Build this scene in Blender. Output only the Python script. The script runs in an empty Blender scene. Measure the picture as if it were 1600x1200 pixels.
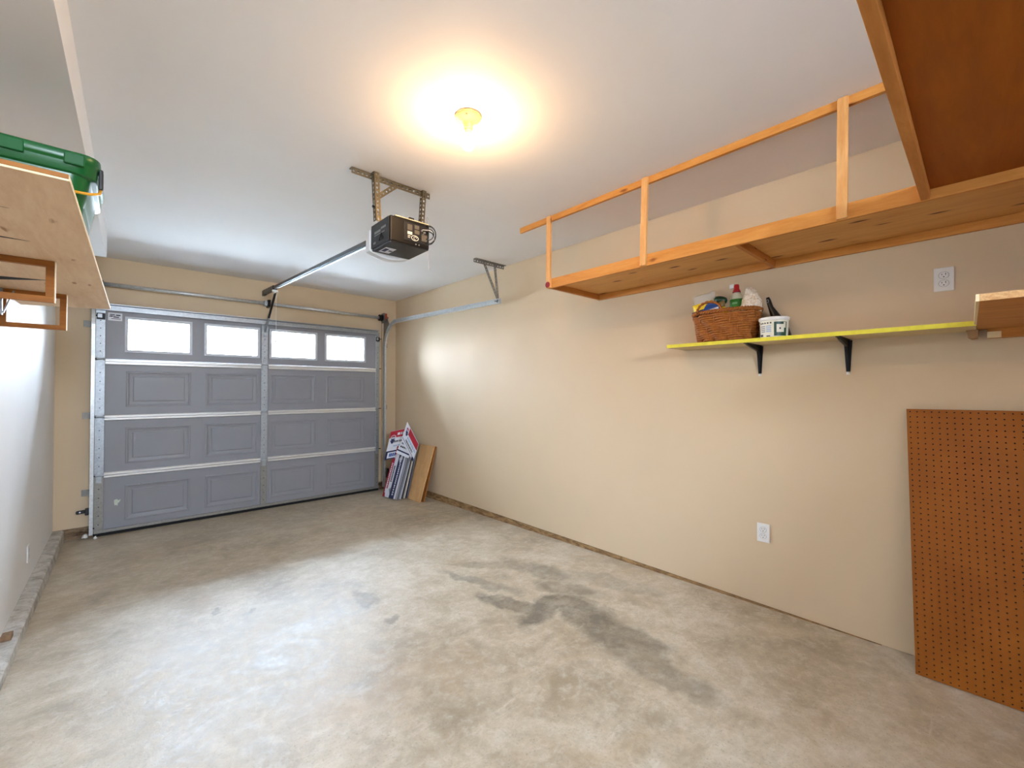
import bpy, bmesh, math, random
from mathutils import Vector, Matrix
random.seed(7)
S = bpy.context.scene
V = Vector
# ---------------------------------------------------------------- camera
YAW, PITCH, ROLL, FPX, H = 0.73736, 0.01082, 0.0026, 666.567, 1.416
cd = bpy.data.cameras.new('camera'); cam = bpy.data.objects.new('camera', cd)
S.collection.objects.link(cam); S.camera = cam
cd.sensor_fit = 'HORIZONTAL'; cd.sensor_width = 36.0; cd.lens = FPX * 36 / 1600
cd.clip_start = 0.02; cd.clip_end = 200
F = V((math.sin(YAW) * math.cos(PITCH), math.cos(YAW) * math.cos(PITCH), math.sin(PITCH)))
r0 = V((math.cos(YAW), -math.sin(YAW), 0)); u0 = r0.cross(F)
rr = r0 * math.cos(ROLL) + u0 * math.sin(ROLL); uu = -r0 * math.sin(ROLL) + u0 * math.cos(ROLL)
mw = Matrix((rr, uu, -F)).transposed().to_4x4(); mw.translation = V((0, 0, H)); cam.matrix_world = mw
# ---------------------------------------------------------------- world, sun, exposure
SKY = 60.0
BULB = 158.0
w = bpy.data.worlds.new('sky'); S.world = w; w.use_nodes = True
nt = w.node_tree; bg = nt.nodes['Background']
tcw = nt.nodes.new('ShaderNodeTexCoord'); sxyz = nt.nodes.new('ShaderNodeSeparateXYZ'); mrw = nt.nodes.new('ShaderNodeMapRange')
nt.links.new(tcw.outputs['Generated'], sxyz.inputs[0]); nt.links.new(sxyz.outputs[2], mrw.inputs['Value'])
mrw.inputs['From Min'].default_value = 0.0; mrw.inputs['From Max'].default_value = 0.8
mrw.inputs['To Min'].default_value = SKY * 0.48; mrw.inputs['To Max'].default_value = SKY * 1.5
nt.links.new(mrw.outputs[0], bg.inputs['Strength']); mxw = nt.nodes.new('ShaderNodeMix'); mxw.data_type = 'RGBA'; mrc = nt.nodes.new('ShaderNodeMapRange'); mrc.inputs['From Max'].default_value = 0.7
nt.links.new(sxyz.outputs[2], mrc.inputs['Value']); nt.links.new(mrc.outputs[0], mxw.inputs[0])
mxw.inputs[6].default_value = (0.76, 0.87, 1.0, 1); mxw.inputs[7].default_value = (0.50, 0.71, 1.0, 1); nt.links.new(mxw.outputs[2], bg.inputs['Color'])
S.view_settings.view_transform = 'Standard'; S.view_settings.look = 'None'
S.view_settings.exposure = 1.36; S.view_settings.gamma = 1.0; S.view_settings.use_curve_mapping = False


def portal(name, loc, sx, sy, rot):
    l = bpy.data.lights.new(name, 'AREA'); l.shape = 'RECTANGLE'; l.size = sx; l.size_y = sy
    l.cycles.is_portal = True
    o = bpy.data.objects.new(name, l); S.collection.objects.link(o); o.location = loc; o.rotation_euler = rot


# ---------------------------------------------------------------- room numbers (metres; floor at the door is z 0)
XL, XR, YD, YB, ZC, ZW = -0.474, 2.90, 5.70, -2.2, 2.678, 0.102
WINS = [(0.019, 0.508), (0.655, 1.139), (1.283, 1.777), (1.915, 2.407)]
WZ0, WZ1 = 1.785, 2.092
for i, (a, b) in enumerate(WINS):
    portal('daylight_portal', ((a + b) / 2, 5.72, (WZ0 + WZ1) / 2), b - a, WZ1 - WZ0, (math.radians(-90), 0, 0))


BW = (-.18, .85, 2.0, 2.62)     # added window in the back wall, lets in fill daylight: x0 x1 z0 z1
portal('daylight_portal', ((BW[0] + BW[1]) / 2, YB - 0.06, (BW[2] + BW[3]) / 2), BW[1] - BW[0], BW[3] - BW[2], (math.radians(90), 0, 0))  # portal for the added back window


# ---------------------------------------------------------------- material helpers
def srgb(h):
    if isinstance(h, str):
        h = h.lstrip('#'); h = [int(h[i:i + 2], 16) for i in (0, 2, 4)]
    return tuple(((c / 255) / 12.92 if c / 255 <= 0.04045 else ((c / 255 + 0.055) / 1.055) ** 2.4) for c in h) + (1,)


class NT:
    def __init__(s, name):
        s.m = bpy.data.materials.new(name); s.m.use_nodes = True
        s.t = s.m.node_tree; s.b = s.t.nodes['Principled BSDF']; s.o = s.t.nodes['Material Output']

    def n(s, typ, **k):
        nd = s.t.nodes.new(typ)
        for a, b in k.items():
            if a.startswith('i_'):
                nd.inputs[a[2:].replace('_', ' ')].default_value = b
            else:
                setattr(nd, a, b)
        return nd

    def l(s, a, b): s.t.links.new(a, b)

    def coord(s, scale=(1, 1, 1), rot=(0, 0, 0)):
        c = s.n('ShaderNodeTexCoord'); m = s.n('ShaderNodeMapping')
        m.inputs['Scale'].default_value = scale; m.inputs['Rotation'].default_value = rot
        s.l(c.outputs['Object'], m.inputs['Vector']); return m.outputs[0]

    def noise(s, vec, scale, detail=4, rough=0.55, dist=0.0):
        n = s.n('ShaderNodeTexNoise'); n.inputs['Scale'].default_value = scale
        n.inputs['Detail'].default_value = detail; n.inputs['Roughness'].default_value = rough
        n.inputs['Distortion'].default_value = dist
        s.l(vec, n.inputs['Vector']); return n.outputs['Fac']

    def ramp(s, fac, stops):
        r = s.n('ShaderNodeValToRGB'); e = r.color_ramp.elements
        while len(e) < len(stops): e.new(0.5)
        for el, (p, c) in zip(e, stops): el.position = p; el.color = c
        s.l(fac, r.inputs[0]); return r.outputs[0]

    def mix(s, fac, a, b, mode='MIX'):
        m = s.n('ShaderNodeMix', data_type='RGBA', blend_type=mode)
        for inp, v in ((m.inputs[0], fac), (m.inputs[6], a), (m.inputs[7], b)):
            if hasattr(v, 'node'): s.l(v, inp)
            else: inp.default_value = v
        return m.outputs[2]

    def math(s, op, a, b=0.0, clamp=False):
        m = s.n('ShaderNodeMath', operation=op, use_clamp=clamp)
        for inp, v in ((m.inputs[0], a), (m.inputs[1], b)):
            if hasattr(v, 'node'): s.l(v, inp)
            else: inp.default_value = v
        return m.outputs[0]

    def bump(s, h, strength=0.2, dist=0.01):
        b = s.n('ShaderNodeBump'); b.inputs['Strength'].default_value = strength; b.inputs['Distance'].default_value = dist
        s.l(h, b.inputs['Height']); s.l(b.outputs[0], s.b.inputs['Normal'])


def plain(name, col, rough=0.6, metal=0.0, var=0.06, scale=20, spec=0.5, bump=0.0):
    k = NT(name); v = k.coord(); n = k.noise(v, scale)
    c = srgb(col)
    lo = tuple(x * (1 - var) for x in c[:3]) + (1,); hi = tuple(min(1, x * (1 + var)) for x in c[:3]) + (1,)
    k.l(k.ramp(n, [(0.3, lo), (0.7, hi)]), k.b.inputs['Base Color'])
    k.b.inputs['Roughness'].default_value = rough; k.b.inputs['Metallic'].default_value = metal
    k.b.inputs['Specular IOR Level'].default_value = spec
    if bump: k.bump(n, bump, 0.003)
    return k.m


def paint(name, col, rough=0.55):
    k = NT(name); v = k.coord(); n = k.noise(v, 1.3, 3); f = k.noise(v, 220, 2)
    c = srgb(col); lo = tuple(x * 0.955 for x in c[:3]) + (1,)
    k.l(k.ramp(n, [(0.3, lo), (0.7, c)]), k.b.inputs['Base Color'])
    k.b.inputs['Roughness'].default_value = rough; k.b.inputs['Specular IOR Level'].default_value = 0.3
    k.bump(f, 0.12, 0.0015); return k.m


def wood(name, c0, c1, axis='Y', knots=None, grain=1.0, rough=0.6, kn=0.14):
    k = NT(name)
    sc = {'X': (1.2, 9, 9), 'Y': (9, 1.2, 9), 'Z': (9, 9, 1.2)}[axis]
    v = k.coord(sc)
    g1 = k.noise(v, 2.2 * grain, 6, 0.6, 0.8); g2 = k.noise(v, 14 * grain, 4, 0.6, 0.3)
    g = k.math('ADD', k.math('MULTIPLY', g1, 0.7), k.math('MULTIPLY', g2, 0.3))
    col = k.ramp(g, [(0.32, srgb(c0)), (0.66, srgb(c1))])
    if knots:
        kv = k.coord({'X': (2.6, 8, 8), 'Y': (8, 2.6, 8), 'Z': (8, 8, 2.6)}[axis])
        vo = k.n('ShaderNodeTexVoronoi'); vo.inputs['Scale'].default_value = 1.25; k.l(kv, vo.inputs['Vector'])
        d = k.math('ADD', vo.outputs['Distance'], k.math('MULTIPLY', k.math('SUBTRACT', g2, 0.5), 0.2))
        m = k.n('ShaderNodeMapRange'); m.inputs['From Min'].default_value = kn * 0.45; m.inputs['From Max'].default_value = kn
        m.inputs['To Min'].default_value = 1; m.inputs['To Max'].default_value = 0; k.l(d, m.inputs['Value'])
        col = k.mix(m.outputs[0], col, srgb(knots))
    k.l(col, k.b.inputs['Base Color']); k.b.inputs['Roughness'].default_value = rough
    k.b.inputs['Specular IOR Level'].default_value = 0.3
    k.bump(g2, 0.15, 0.002); return k.m


def steel(name, col, rough=0.35, metal=0.85):
    k = NT(name); v = k.coord(); vo = k.n('ShaderNodeTexVoronoi'); vo.inputs['Scale'].default_value = 60
    k.l(v, vo.inputs['Vector']); c = srgb(col)
    n = k.noise(v, 6, 3)
    mixed = k.math('ADD', k.math('MULTIPLY', vo.outputs['Color'], 0.5), k.math('MULTIPLY', n, 0.5))
    k.l(k.ramp(mixed, [(0.25, tuple(x * 0.8 for x in c[:3]) + (1,)), (0.75, c)]), k.b.inputs['Base Color'])
    k.b.inputs['Roughness'].default_value = rough; k.b.inputs['Metallic'].default_value = metal
    return k.m


M = {}
M['wall'] = paint('beige_wall_paint', '#d5be9e')
M['wall_white'] = paint('off_white_wall_paint', '#efedea')
M['ceiling'] = paint('white_ceiling_paint', '#f1eeec', 0.7)
M['door'] = plain('grey_enamelled_steel', '#8c8c92', 0.42, 0.0, 0.02, 8)
M['galv'] = steel('galvanised_steel', '#a6abb0', 0.38, 0.7)
M['galv_dull'] = steel('dull_galvanised_steel', '#96938d', 0.5, 0.6)
M['strut'] = plain('white_primed_steel', '#dcd9d6', 0.35, 0.3, 0.03, 10)
M['zinc'] = steel('yellow_zinc_steel', '#736953', 0.42, 0.7)
M['black'] = plain('black_plastic', '#17181a', 0.35)
M['black_matt'] = plain('matt_black_plastic', '#26282a', 0.6)
M['darkmetal'] = plain('dark_metal', '#1c1c1e', 0.4, 0.6)
M['white'] = plain('white_plastic', '#e6e4e0', 0.4, 0, 0.02)
M['offwhite'] = plain('cream_plastic', '#e0dcc8', 0.45, 0, 0.03)
M['porcelain'] = plain('cream_porcelain', '#b99a68', 0.25, 0, 0.03)
M['pine'] = wood('pine_batten', '#c07a30', '#d99a50', 'Y', '#8a4c1c', kn=0.12)
M['pine_z'] = wood('pine_upright', '#cf914f', '#e8b577', 'Z', '#93571f', kn=0.10)
M['pine_x'] = wood('pine_crosspiece', '#b06a2c', '#cd8c48', 'X', '#7a3f14', kn=0.10)
M['ply'] = wood('knotty_plywood', '#cf9250', '#e4ae66', 'Y', '#5f2b0d', 0.8, kn=0.15)
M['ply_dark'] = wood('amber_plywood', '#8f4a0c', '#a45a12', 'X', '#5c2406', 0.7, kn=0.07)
M['ply_dark_x'] = wood('amber_plywood_board', '#a9682c', '#cb8a44', 'Y', '#8a481a', 1.6, kn=0.06)
M['ply_left'] = wood('pale_plywood', '#d6ae86', '#e8caa4', 'Y', '#a5744a', 0.8, kn=0.12)
M['ply_edge'] = wood('plywood_edge', '#a8713c', '#e0b680', 'X', None, 3)
M['pale_end'] = plain('pale_cut_wood', '#eed9ae', 0.6, 0, 0.04, 60)
M['frame_wood'] = wood('oiled_wood_frame', '#8b5424', '#b0722f', 'X', None, 1.5)
M['yellow'] = plain('yellow_painted_edge', '#ded23c', 0.5, 0, 0.08, 30)
M['cream_board'] = wood('cream_board', '#c9b184', '#d8c294', 'Y', None, 0.8)
M['cardboard'] = wood('brown_board', '#c29560', '#d8ad78', 'Z', None, 0.5)
M['green'] = plain('green_plastic', '#0a5a29', 0.3, 0, 0.05, 5)
M['orange'] = plain('amber_plastic_handle', '#d69a1e', 0.4)
M['red'] = plain('sign_red', '#b01028', 0.4, 0, 0.03)
M['red_plastic'] = plain('red_plastic', '#a81420', 0.35)
M['navy'] = plain('sign_navy', '#1a2352', 0.4, 0, 0.03)
M['blue'] = plain('blue_print', '#1c4f9c', 0.4)
M['signwhite'] = plain('sign_white', '#dfe1ea', 0.45, 0, 0.02)
M['signgrey'] = plain('sign_grey', '#8a8c94', 0.5)
M['ink'] = plain('dark_print', '#33363e', 0.6)
M['ink_pale'] = plain('pale_blue_print', '#9db3cf', 0.6)
M['yellow_print'] = plain('yellow_print', '#f2d21c', 0.4)
M['green_print'] = plain('green_label', '#2f8b2c', 0.45)
M['dkgreen'] = plain('dark_green_label', '#12402c', 0.4)
M['rustred'] = plain('rust_red_paint', '#b0452c', 0.5)
M['rubber'] = plain('black_rubber', '#101012', 0.8)
M['wood_scrap'] = plain('weathered_scrap_wood', '#86674a', 0.9, 0, 0.2, 40)
M['wicker'] = wood('wicker', '#7a4017', '#b4702e', 'X', None, 5, 0.55)


def concrete_material():
    k = NT('stained_concrete'); c = k.n('ShaderNodeTexCoord').outputs['Object']
    big = k.noise(c, 0.9, 5, 0.6, 0.4); med = k.noise(c, 4.5, 6, 0.65, 0.5); fine = k.noise(c, 45, 5, 0.7)
    base = k.ramp(k.math('ADD', k.math('MULTIPLY', big, 0.45), k.math('MULTIPLY', med, 0.55)),
                  [(0.36, srgb('#9b8b72')), (0.5, srgb('#b8a88f')), (0.64, srgb('#d0c4af'))])
    base = k.mix(k.math('MULTIPLY', k.ramp(fine, [(0.35, (1, 1, 1, 1)), (0.6, (0, 0, 0, 1))]), 0.22), base, srgb('#877c6c'))
    mid = k.noise(c, 17, 6, 0.72, 0.3); spk = k.noise(c, 110, 3, 0.6)
    base = k.mix(k.math('MULTIPLY', k.ramp(mid, [(0.50, (0, 0, 0, 1)), (0.68, (1, 1, 1, 1))]), 0.38), base, srgb('#d6cebf'))
    base = k.mix(k.math('MULTIPLY', k.ramp(mid, [(0.30, (1, 1, 1, 1)), (0.46, (0, 0, 0, 1))]), 0.22), base, srgb('#7a6b55'))
    base = k.mix(k.math('MULTIPLY', k.ramp(spk, [(0.30, (1, 1, 1, 1)), (0.42, (0, 0, 0, 1))]), 0.35), base, srgb('#6d5f4b'))
    # stains: ellipses with ragged rims
    nv = k.n('ShaderNodeTexNoise'); nv.inputs['Scale'].default_value = 3.2; nv.inputs['Detail'].default_value = 6
    nv.inputs['Roughness'].default_value = 0.62
    k.l(c, nv.inputs['Vector'])
    sub = k.n('ShaderNodeVectorMath', operation='SUBTRACT'); k.l(nv.outputs['Color'], sub.inputs[0]); sub.inputs[1].default_value = (0.5, 0.5, 0.5)
    sc = k.n('ShaderNodeVectorMath', operation='SCALE'); k.l(sub.outputs[0], sc.inputs[0]); sc.inputs['Scale'].default_value = 0.34
    ad = k.n('ShaderNodeVectorMath', operation='ADD'); k.l(c, ad.inputs[0]); k.l(sc.outputs[0], ad.inputs[1])
    sep = k.n('ShaderNodeSeparateXYZ'); k.l(ad.outputs[0], sep.inputs[0])
    tot = None
    for (x, y, a, b, ang, st) in STAINS:
        ca, sa = math.cos(ang), math.sin(ang)
        dx = k.math('SUBTRACT', sep.outputs[0], x); dy = k.math('SUBTRACT', sep.outputs[1], y)
        u = k.math('DIVIDE', k.math('ADD', k.math('MULTIPLY', dx, ca), k.math('MULTIPLY', dy, sa)), a)
        v = k.math('DIVIDE', k.math('SUBTRACT', k.math('MULTIPLY', dy, ca), k.math('MULTIPLY', dx, sa)), b)
        d = k.math('SQRT', k.math('ADD', k.math('MULTIPLY', u, u), k.math('MULTIPLY', v, v)))
        mr = k.n('ShaderNodeMapRange'); mr.inputs['From Min'].default_value = 0.7; mr.inputs['From Max'].default_value = 1.1
        mr.inputs['To Min'].default_value = st; mr.inputs['To Max'].default_value = 0; k.l(d, mr.inputs['Value'])
        tot = mr.outputs[0] if tot is None else k.math('MAXIMUM', tot, mr.outputs[0])
    brk = k.ramp(k.noise(c, 9, 5, 0.7), [(0.3, (0.35, 0.35, 0.35, 1)), (0.6, (1, 1, 1, 1))])
    stain = k.math('MULTIPLY', tot, brk)
    base = k.mix(stain, base, srgb('#5d5547'))
    # pale dusty scuffs and tan rub marks
    sv = k.coord((1.0, 5.5, 1), (0, 0, 0.55)); scuff = k.noise(sv, 3.0, 6, 0.7, 0.6)
    base = k.mix(k.math('MULTIPLY', k.ramp(scuff, [(0.60, (0, 0, 0, 1)), (0.72, (1, 1, 1, 1))]), 0.40), base, srgb('#d8cdbc'))
    tan = k.noise(c, 1.7, 5, 0.6, 0.8)
    base = k.mix(k.math('MULTIPLY', k.ramp(tan, [(0.55, (0, 0, 0, 1)), (0.68, (1, 1, 1, 1))]), 0.35), base, srgb('#ad9270'))
    k.l(base, k.b.inputs['Base Color'])
    rg = k.ramp(k.math('ADD', k.math('MULTIPLY', med, 0.6), k.math('MULTIPLY', fine, 0.4)), [(0.35, (0.32,) * 3 + (1,)), (0.62, (0.56,) * 3 + (1,))])
    k.l(rg, k.b.inputs['Roughness']); k.b.inputs['Specular IOR Level'].default_value = 0.38
    k.bump(k.math('ADD', fine, k.math('MULTIPLY', med, 1.5)), 0.22, 0.004)
    return k.m


# x, y, half length, half width, angle, strength
STAINS = [(2.02, 2.62, .26, .05, 2.3, .35), (1.84, 2.36, .34, .055, 1.85, .5), (1.80, 2.00, .24, .06, 1.75, .75), (1.92, 1.80, .22, .11, .2, .8),
          (2.30, 2.20, .36, .12, 1.75, .55), (2.20, 1.88, .24, .12, 1.9, .6), (2.04, 1.62, .26, .15, 1.4, .8),
          (1.98, 1.30, .30, .13, 1.65, .7), (1.88, 1.0, .3, .12, 1.7, .5), (1.14, 2.70, .12, .055, 1.5, .6),
          (.55, 3.0, .05, .03, .4, .55), (1.20, 2.35, .05, .035, .2, .5), (.42, 3.1, .06, .02, .9, .5), (0.9, 4.9, .9, .25, .1, .16),
          (2.50, 1.75, .40, .10, 1.9, .3)]
M['concrete'] = concrete_material()


def curb_material():
    k = NT('rough_concrete_curb'); c = k.coord(); n = k.noise(c, 12, 6, 0.7, 0.4); f = k.noise(c, 70, 4, 0.7)
    k.l(k.ramp(n, [(0.35, srgb('#9c9384')), (0.6, srgb('#cdc7bd'))]), k.b.inputs['Base Color'])
    k.b.inputs['Roughness'].default_value = 0.9; k.bump(k.math('ADD', n, f), 0.5, 0.006); return k.m


M['curb'] = curb_material()


def sill_material(name, a, b):
    k = NT(name); c = k.coord((1, 1, 4)); n = k.noise(c, 9, 6, 0.7, 0.5)
    k.l(k.ramp(n, [(0.38, srgb(a)), (0.62, srgb(b))]), k.b.inputs['Base Color'])
    k.b.inputs['Roughness'].default_value = 0.85; k.bump(n, 0.3, 0.004); return k.m


M['sill'] = sill_material('brown_sill_plate', '#6b4c2c', '#a98557')
M['sill_dirty'] = sill_material('soiled_concrete_base', '#4a3420', '#957c60')


def peg_material():
    k = NT('tempered_hardboard'); c = k.coord(); n = k.noise(c, 3, 5, 0.6); f = k.noise(c, 260, 2, 0.6)
    col = k.ramp(n, [(0.35, srgb('#8c4d08')), (0.65, srgb('#9c5a10'))])
    col = k.mix(k.math('MULTIPLY', f, 0.3), col, srgb('#7d4308'))
    k.l(col, k.b.inputs['Base Color']); k.b.inputs['Roughness'].default_value = 0.55
    k.b.inputs['Specular IOR Level'].default_value = 0.3; return k.m


M['peg'] = peg_material()


def glass_material():
    k = NT('window_glass'); t = k.t
    tr = k.n('ShaderNodeBsdfTransparent'); gl = k.n('ShaderNodeBsdfGlossy'); gl.inputs['Roughness'].default_value = 0.02
    fr = k.n('ShaderNodeFresnel'); fr.inputs['IOR'].default_value = 1.45; mx = k.n('ShaderNodeMixShader')
    k.l(fr.outputs[0], mx.inputs[0]); k.l(tr.outputs[0], mx.inputs[1]); k.l(gl.outputs[0], mx.inputs[2])
    k.l(mx.outputs[0], k.o.inputs['Surface']); t.nodes.remove(k.b); return k.m


M['glass'] = glass_material()


def clear_plastic(name, col, alpha):
    k = NT(name); k.b.inputs['Base Color'].default_value = srgb(col); k.b.inputs['Alpha'].default_value = alpha
    k.b.inputs['Roughness'].default_value = 0.15; c = k.coord(); k.bump(k.noise(c, 40, 3), 0.3, 0.003); return k.m


M['film'] = clear_plastic('clear_film', '#e8e6e0', 0.35)
M['lens'] = plain('milky_lens', '#dfe0e2', 0.3, 0, 0.02)


def bulb_material():
    k = NT('lit_bulb'); e = k.n('ShaderNodeEmission'); e.inputs['Color'].default_value = (1.0, 0.60, 0.28, 1)
    e.inputs['Strength'].default_value = BULB; k.l(e.outputs[0], k.o.inputs['Surface']); k.t.nodes.remove(k.b)
    return k.m


M['bulb'] = bulb_material()


def bagprint():
    k = NT('crumpled_printed_bag'); c = k.coord(); n = k.noise(c, 45, 5, 0.7, 1.0); q = k.noise(c, 26, 4, 0.6, 2)
    col = k.ramp(n, [(0.38, srgb('#cbb79a')), (0.55, srgb('#efe6d6'))])
    col = k.mix(k.ramp(q, [(0.60, (0, 0, 0, 1)), (0.66, (.6, .6, .6, 1))]), col, srgb('#b2604c'))
    k.l(col, k.b.inputs['Base Color']); k.b.inputs['Roughness'].default_value = 0.3; k.bump(n, 0.6, 0.006); return k.m


M['bag'] = bagprint()

# ---------------------------------------------------------------- geometry helpers
ORG = {}


class MB:
    def __init__(s): s.bm = bmesh.new()

    def face(s, pts):
        return s.bm.faces.new([s.bm.verts.new(p) for p in pts])

    def box(s, x0, x1, y0, y1, z0, z1, mat=None):
        P = [V((x, y, z)) for x in (x0, x1) for y in (y0, y1) for z in (z0, z1)]
        return s.hexa(P, mat)

    def hexa(s, P, mat=None):
        if mat is not None: P = [mat @ p for p in P]
        v = [s.bm.verts.new(p) for p in P]
        for f in ((0, 1, 3, 2), (4, 6, 7, 5), (0, 4, 5, 1), (2, 3, 7, 6), (0, 2, 6, 4), (1, 5, 7, 3)):
            s.bm.faces.new([v[i] for i in f])
        return s

    def slab(s, quad, th):
        """quad of 4 (or n) points extruded by vector th"""
        n = len(quad); a = [s.bm.verts.new(p) for p in quad]; b = [s.bm.verts.new(V(p) + V(th)) for p in quad]
        s.bm.faces.new(a); s.bm.faces.new(b[::-1])
        for i in range(n): s.bm.faces.new([a[i], b[i], b[(i + 1) % n], a[(i + 1) % n]])
        return s

    def bar(s, A, B, wv, hv):
        """box beam from A to B, centred, full width vectors wv, hv"""
        A, B, wv, hv = V(A), V(B), V(wv) / 2, V(hv) / 2
        s.hexa([P + a * wv + b * hv for P in (A, B) for a in (-1, 1) for b in (-1, 1)]); return s

    def tube(s, pts, r, n=10, caps=True, closed=False):
        pts = [V(p) for p in pts]; rs = r if isinstance(r, (list, tuple)) else [r] * len(pts)
        rings = []; up = None; N = len(pts)
        for i, p in enumerate(pts):
            if closed: t = pts[(i + 1) % N] - pts[i - 1]
            else: t = (pts[min(i + 1, N - 1)] - pts[max(i - 1, 0)])
            t.normalize()
            if up is None:
                up = V((0, 0, 1)) if abs(t.z) < 0.9 else V((1, 0, 0))
            x = t.cross(up)
            if x.length < 1e-5: x = t.cross(V((0.3, 1, 0.2)))
            x.normalize(); y = x.cross(t).normalized(); up = y
            rings.append([s.bm.verts.new(p + (x * math.cos(a) + y * math.sin(a)) * rs[i]) for a in [2 * math.pi * j / n for j in range(n)]])
        for i in range(N if closed else N - 1):
            A, B = rings[i], rings[(i + 1) % N]
            for j in range(n): s.bm.faces.new([A[j], A[(j + 1) % n], B[(j + 1) % n], B[j]])
        if caps and not closed: s.bm.faces.new(rings[0][::-1]); s.bm.faces.new(rings[-1])
        return s

    def lathe(s, c, prof, n=32, sx=1, sy=1, mat=None, caps=True):
        c = V(c); rings = []
        for (r, z) in prof:
            ring = []
            for j in range(n):
                a = 2 * math.pi * j / n
                p = V((r * sx * math.cos(a), r * sy * math.sin(a), z))
                if mat is not None: p = mat @ p
                ring.append(s.bm.verts.new(c + p))
            rings.append(ring)
        for A, B in zip(rings, rings[1:]):
            for j in range(n): s.bm.faces.new([A[j], A[(j + 1) % n], B[(j + 1) % n], B[j]])
        if caps: s.bm.faces.new(rings[0][::-1]); s.bm.faces.new(rings[-1])
        return s

    def sweep(s, path, prof, side=(1, 0, 0)):
        """closed-section sweep; prof = [(a,b)] a along side, b along normal"""
        path = [V(p) for p in path]; rings = []; side = V(side)
        for i, p in enumerate(path):
            t = (path[min(i + 1, len(path) - 1)] - path[max(i - 1, 0)]).normalized()
            sd = (side - t * side.dot(t)).normalized(); nn = t.cross(sd).normalized()
            rings.append([s.bm.verts.new(p + sd * a + nn * b) for a, b in prof])
        n = len(prof)
        for A, B in zip(rings, rings[1:]):
            for j in range(n): s.bm.faces.new([A[j], A[(j + 1) % n], B[(j + 1) % n], B[j]])
        s.bm.faces.new(rings[0][::-1]); s.bm.faces.new(rings[-1]); return s

    def perf(s, O, U, W, T, nu, nw, r, oval=1.0, skip=None):
        """plate with real holes: origin O, cell vectors U and W, thickness vector T"""
        O, U, W, T = V(O), V(U), V(W), V(T); bm = s.bm
        oc = [(0, 0), (.5, 0), (1, 0), (1, .5), (1, 1), (.5, 1), (0, 1), (0, .5)]
        vc = {}

        def gv(a, b, k):
            key = (round(a * 2), round(b * 2), k)
            if key not in vc: vc[key] = bm.verts.new(O + U * a + W * b + T * k)
            return vc[key]
        Ul, Wl = U.length, W.length
        for i in range(nu):
            for j in range(nw):
                lay = []
                for k in (0, 1):
                    outer = [gv(i + a, j + b, k) for a, b in oc]
                    inner = []
                    for a, b in oc:
                        an = math.atan2(b - .5, a - .5)
                        inner.append(bm.verts.new(O + U * (i + .5 + math.cos(an) * r * oval / Ul) + W * (j + .5 + math.sin(an) * r / Wl) + T * k))
                    for q in range(8):
                        f = [outer[q], outer[(q + 1) % 8], inner[(q + 1) % 8], inner[q]]
                        bm.faces.new(f if k else f[::-1])
                    lay.append((outer, inner))
                for q in range(8):
                    bm.faces.new([lay[0][1][q], lay[1][1][q], lay[1][1][(q + 1) % 8], lay[0][1][(q + 1) % 8]][::-1])
        for i in range(nu * 2):
            for b in (0, nw):
                bm.faces.new([gv(i / 2, b, 0), gv((i + 1) / 2, b, 0), gv((i + 1) / 2, b, 1), gv(i / 2, b, 1)])
        for j in range(nw * 2):
            for a in (0, nu):
                bm.faces.new([gv(a, j / 2, 0), gv(a, (j + 1) / 2, 0), gv(a, (j + 1) / 2, 1), gv(a, j / 2, 1)])
        return s

    def build(s, name, mat, parent=None, smooth=False, bevel=0.0, origin=None, mats=None, segs=2):
        bm = s.bm
        bmesh.ops.recalc_face_normals(bm, faces=bm.faces)
        if origin is None and parent is None:
            xs = [v.co for v in bm.verts]
            origin = V(((min(p.x for p in xs) + max(p.x for p in xs)) / 2, (min(p.y for p in xs) + max(p.y for p in xs)) / 2, min(p.z for p in xs)))
        o0 = ORG[parent.name] if parent is not None else V(origin)
        for v in bm.verts: v.co -= o0
        me = bpy.data.meshes.new(name); bm.to_mesh(me); bm.free()
        o = bpy.data.objects.new(name, me); S.collection.objects.link(o)
        for m_ in ([mat] if mats is None else mats): me.materials.append(m_)
        if smooth:
            for p in me.polygons: p.use_smooth = True
        if parent is not None: o.parent = parent
        else: o.location = o0
        ORG[o.name] = o0.copy()
        if bevel:
            b = o.modifiers.new('bevel', 'BEVEL'); b.width = bevel; b.segments = segs; b.limit_method = 'ANGLE'
        return o


def tag(o, label=None, cat=None, group=None, kind=None):
    if label: o['label'] = label
    if cat: o['category'] = cat
    if group: o['group'] = group
    if kind: o['kind'] = kind
    return o


def thing(name, loc, label, cat, group=None, kind=None):
    o = bpy.data.objects.new(name, None); S.collection.objects.link(o); o.location = loc
    o.empty_display_size = 0.1; ORG[o.name] = V(loc); return tag(o, label, cat, group, kind)


def smooth_mod(o, lv=1):
    m = o.modifiers.new('sub', 'SUBSURF'); m.levels = lv; m.render_levels = lv; return o


def text_part(txt, name, size, origin, xdir, ydir, mat, parent, squash=1.0):
    cu = bpy.data.curves.new(name, 'FONT'); cu.body = txt; cu.size = size; cu.extrude = 0.0006
    cu.align_x = 'CENTER'; cu.align_y = 'CENTER'
    t = bpy.data.objects.new(name, cu); S.collection.objects.link(t)
    bpy.context.view_layer.update()
    me = bpy.data.meshes.new_from_object(t.evaluated_get(bpy.context.evaluated_depsgraph_get()))
    bpy.data.objects.remove(t); bpy.data.curves.remove(cu)
    x = V(xdir).normalized(); y = V(ydir).normalized(); z = x.cross(y)
    o0 = ORG[parent.name]
    for v in me.vertices: v.co = V(origin) - o0 + x * v.co.x * squash + y * v.co.y + z * v.co.z
    me.materials.clear(); me.materials.append(mat)
    o = bpy.data.objects.new(name, me); S.collection.objects.link(o); o.parent = parent; ORG[o.name] = o0.copy(); return o


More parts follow.
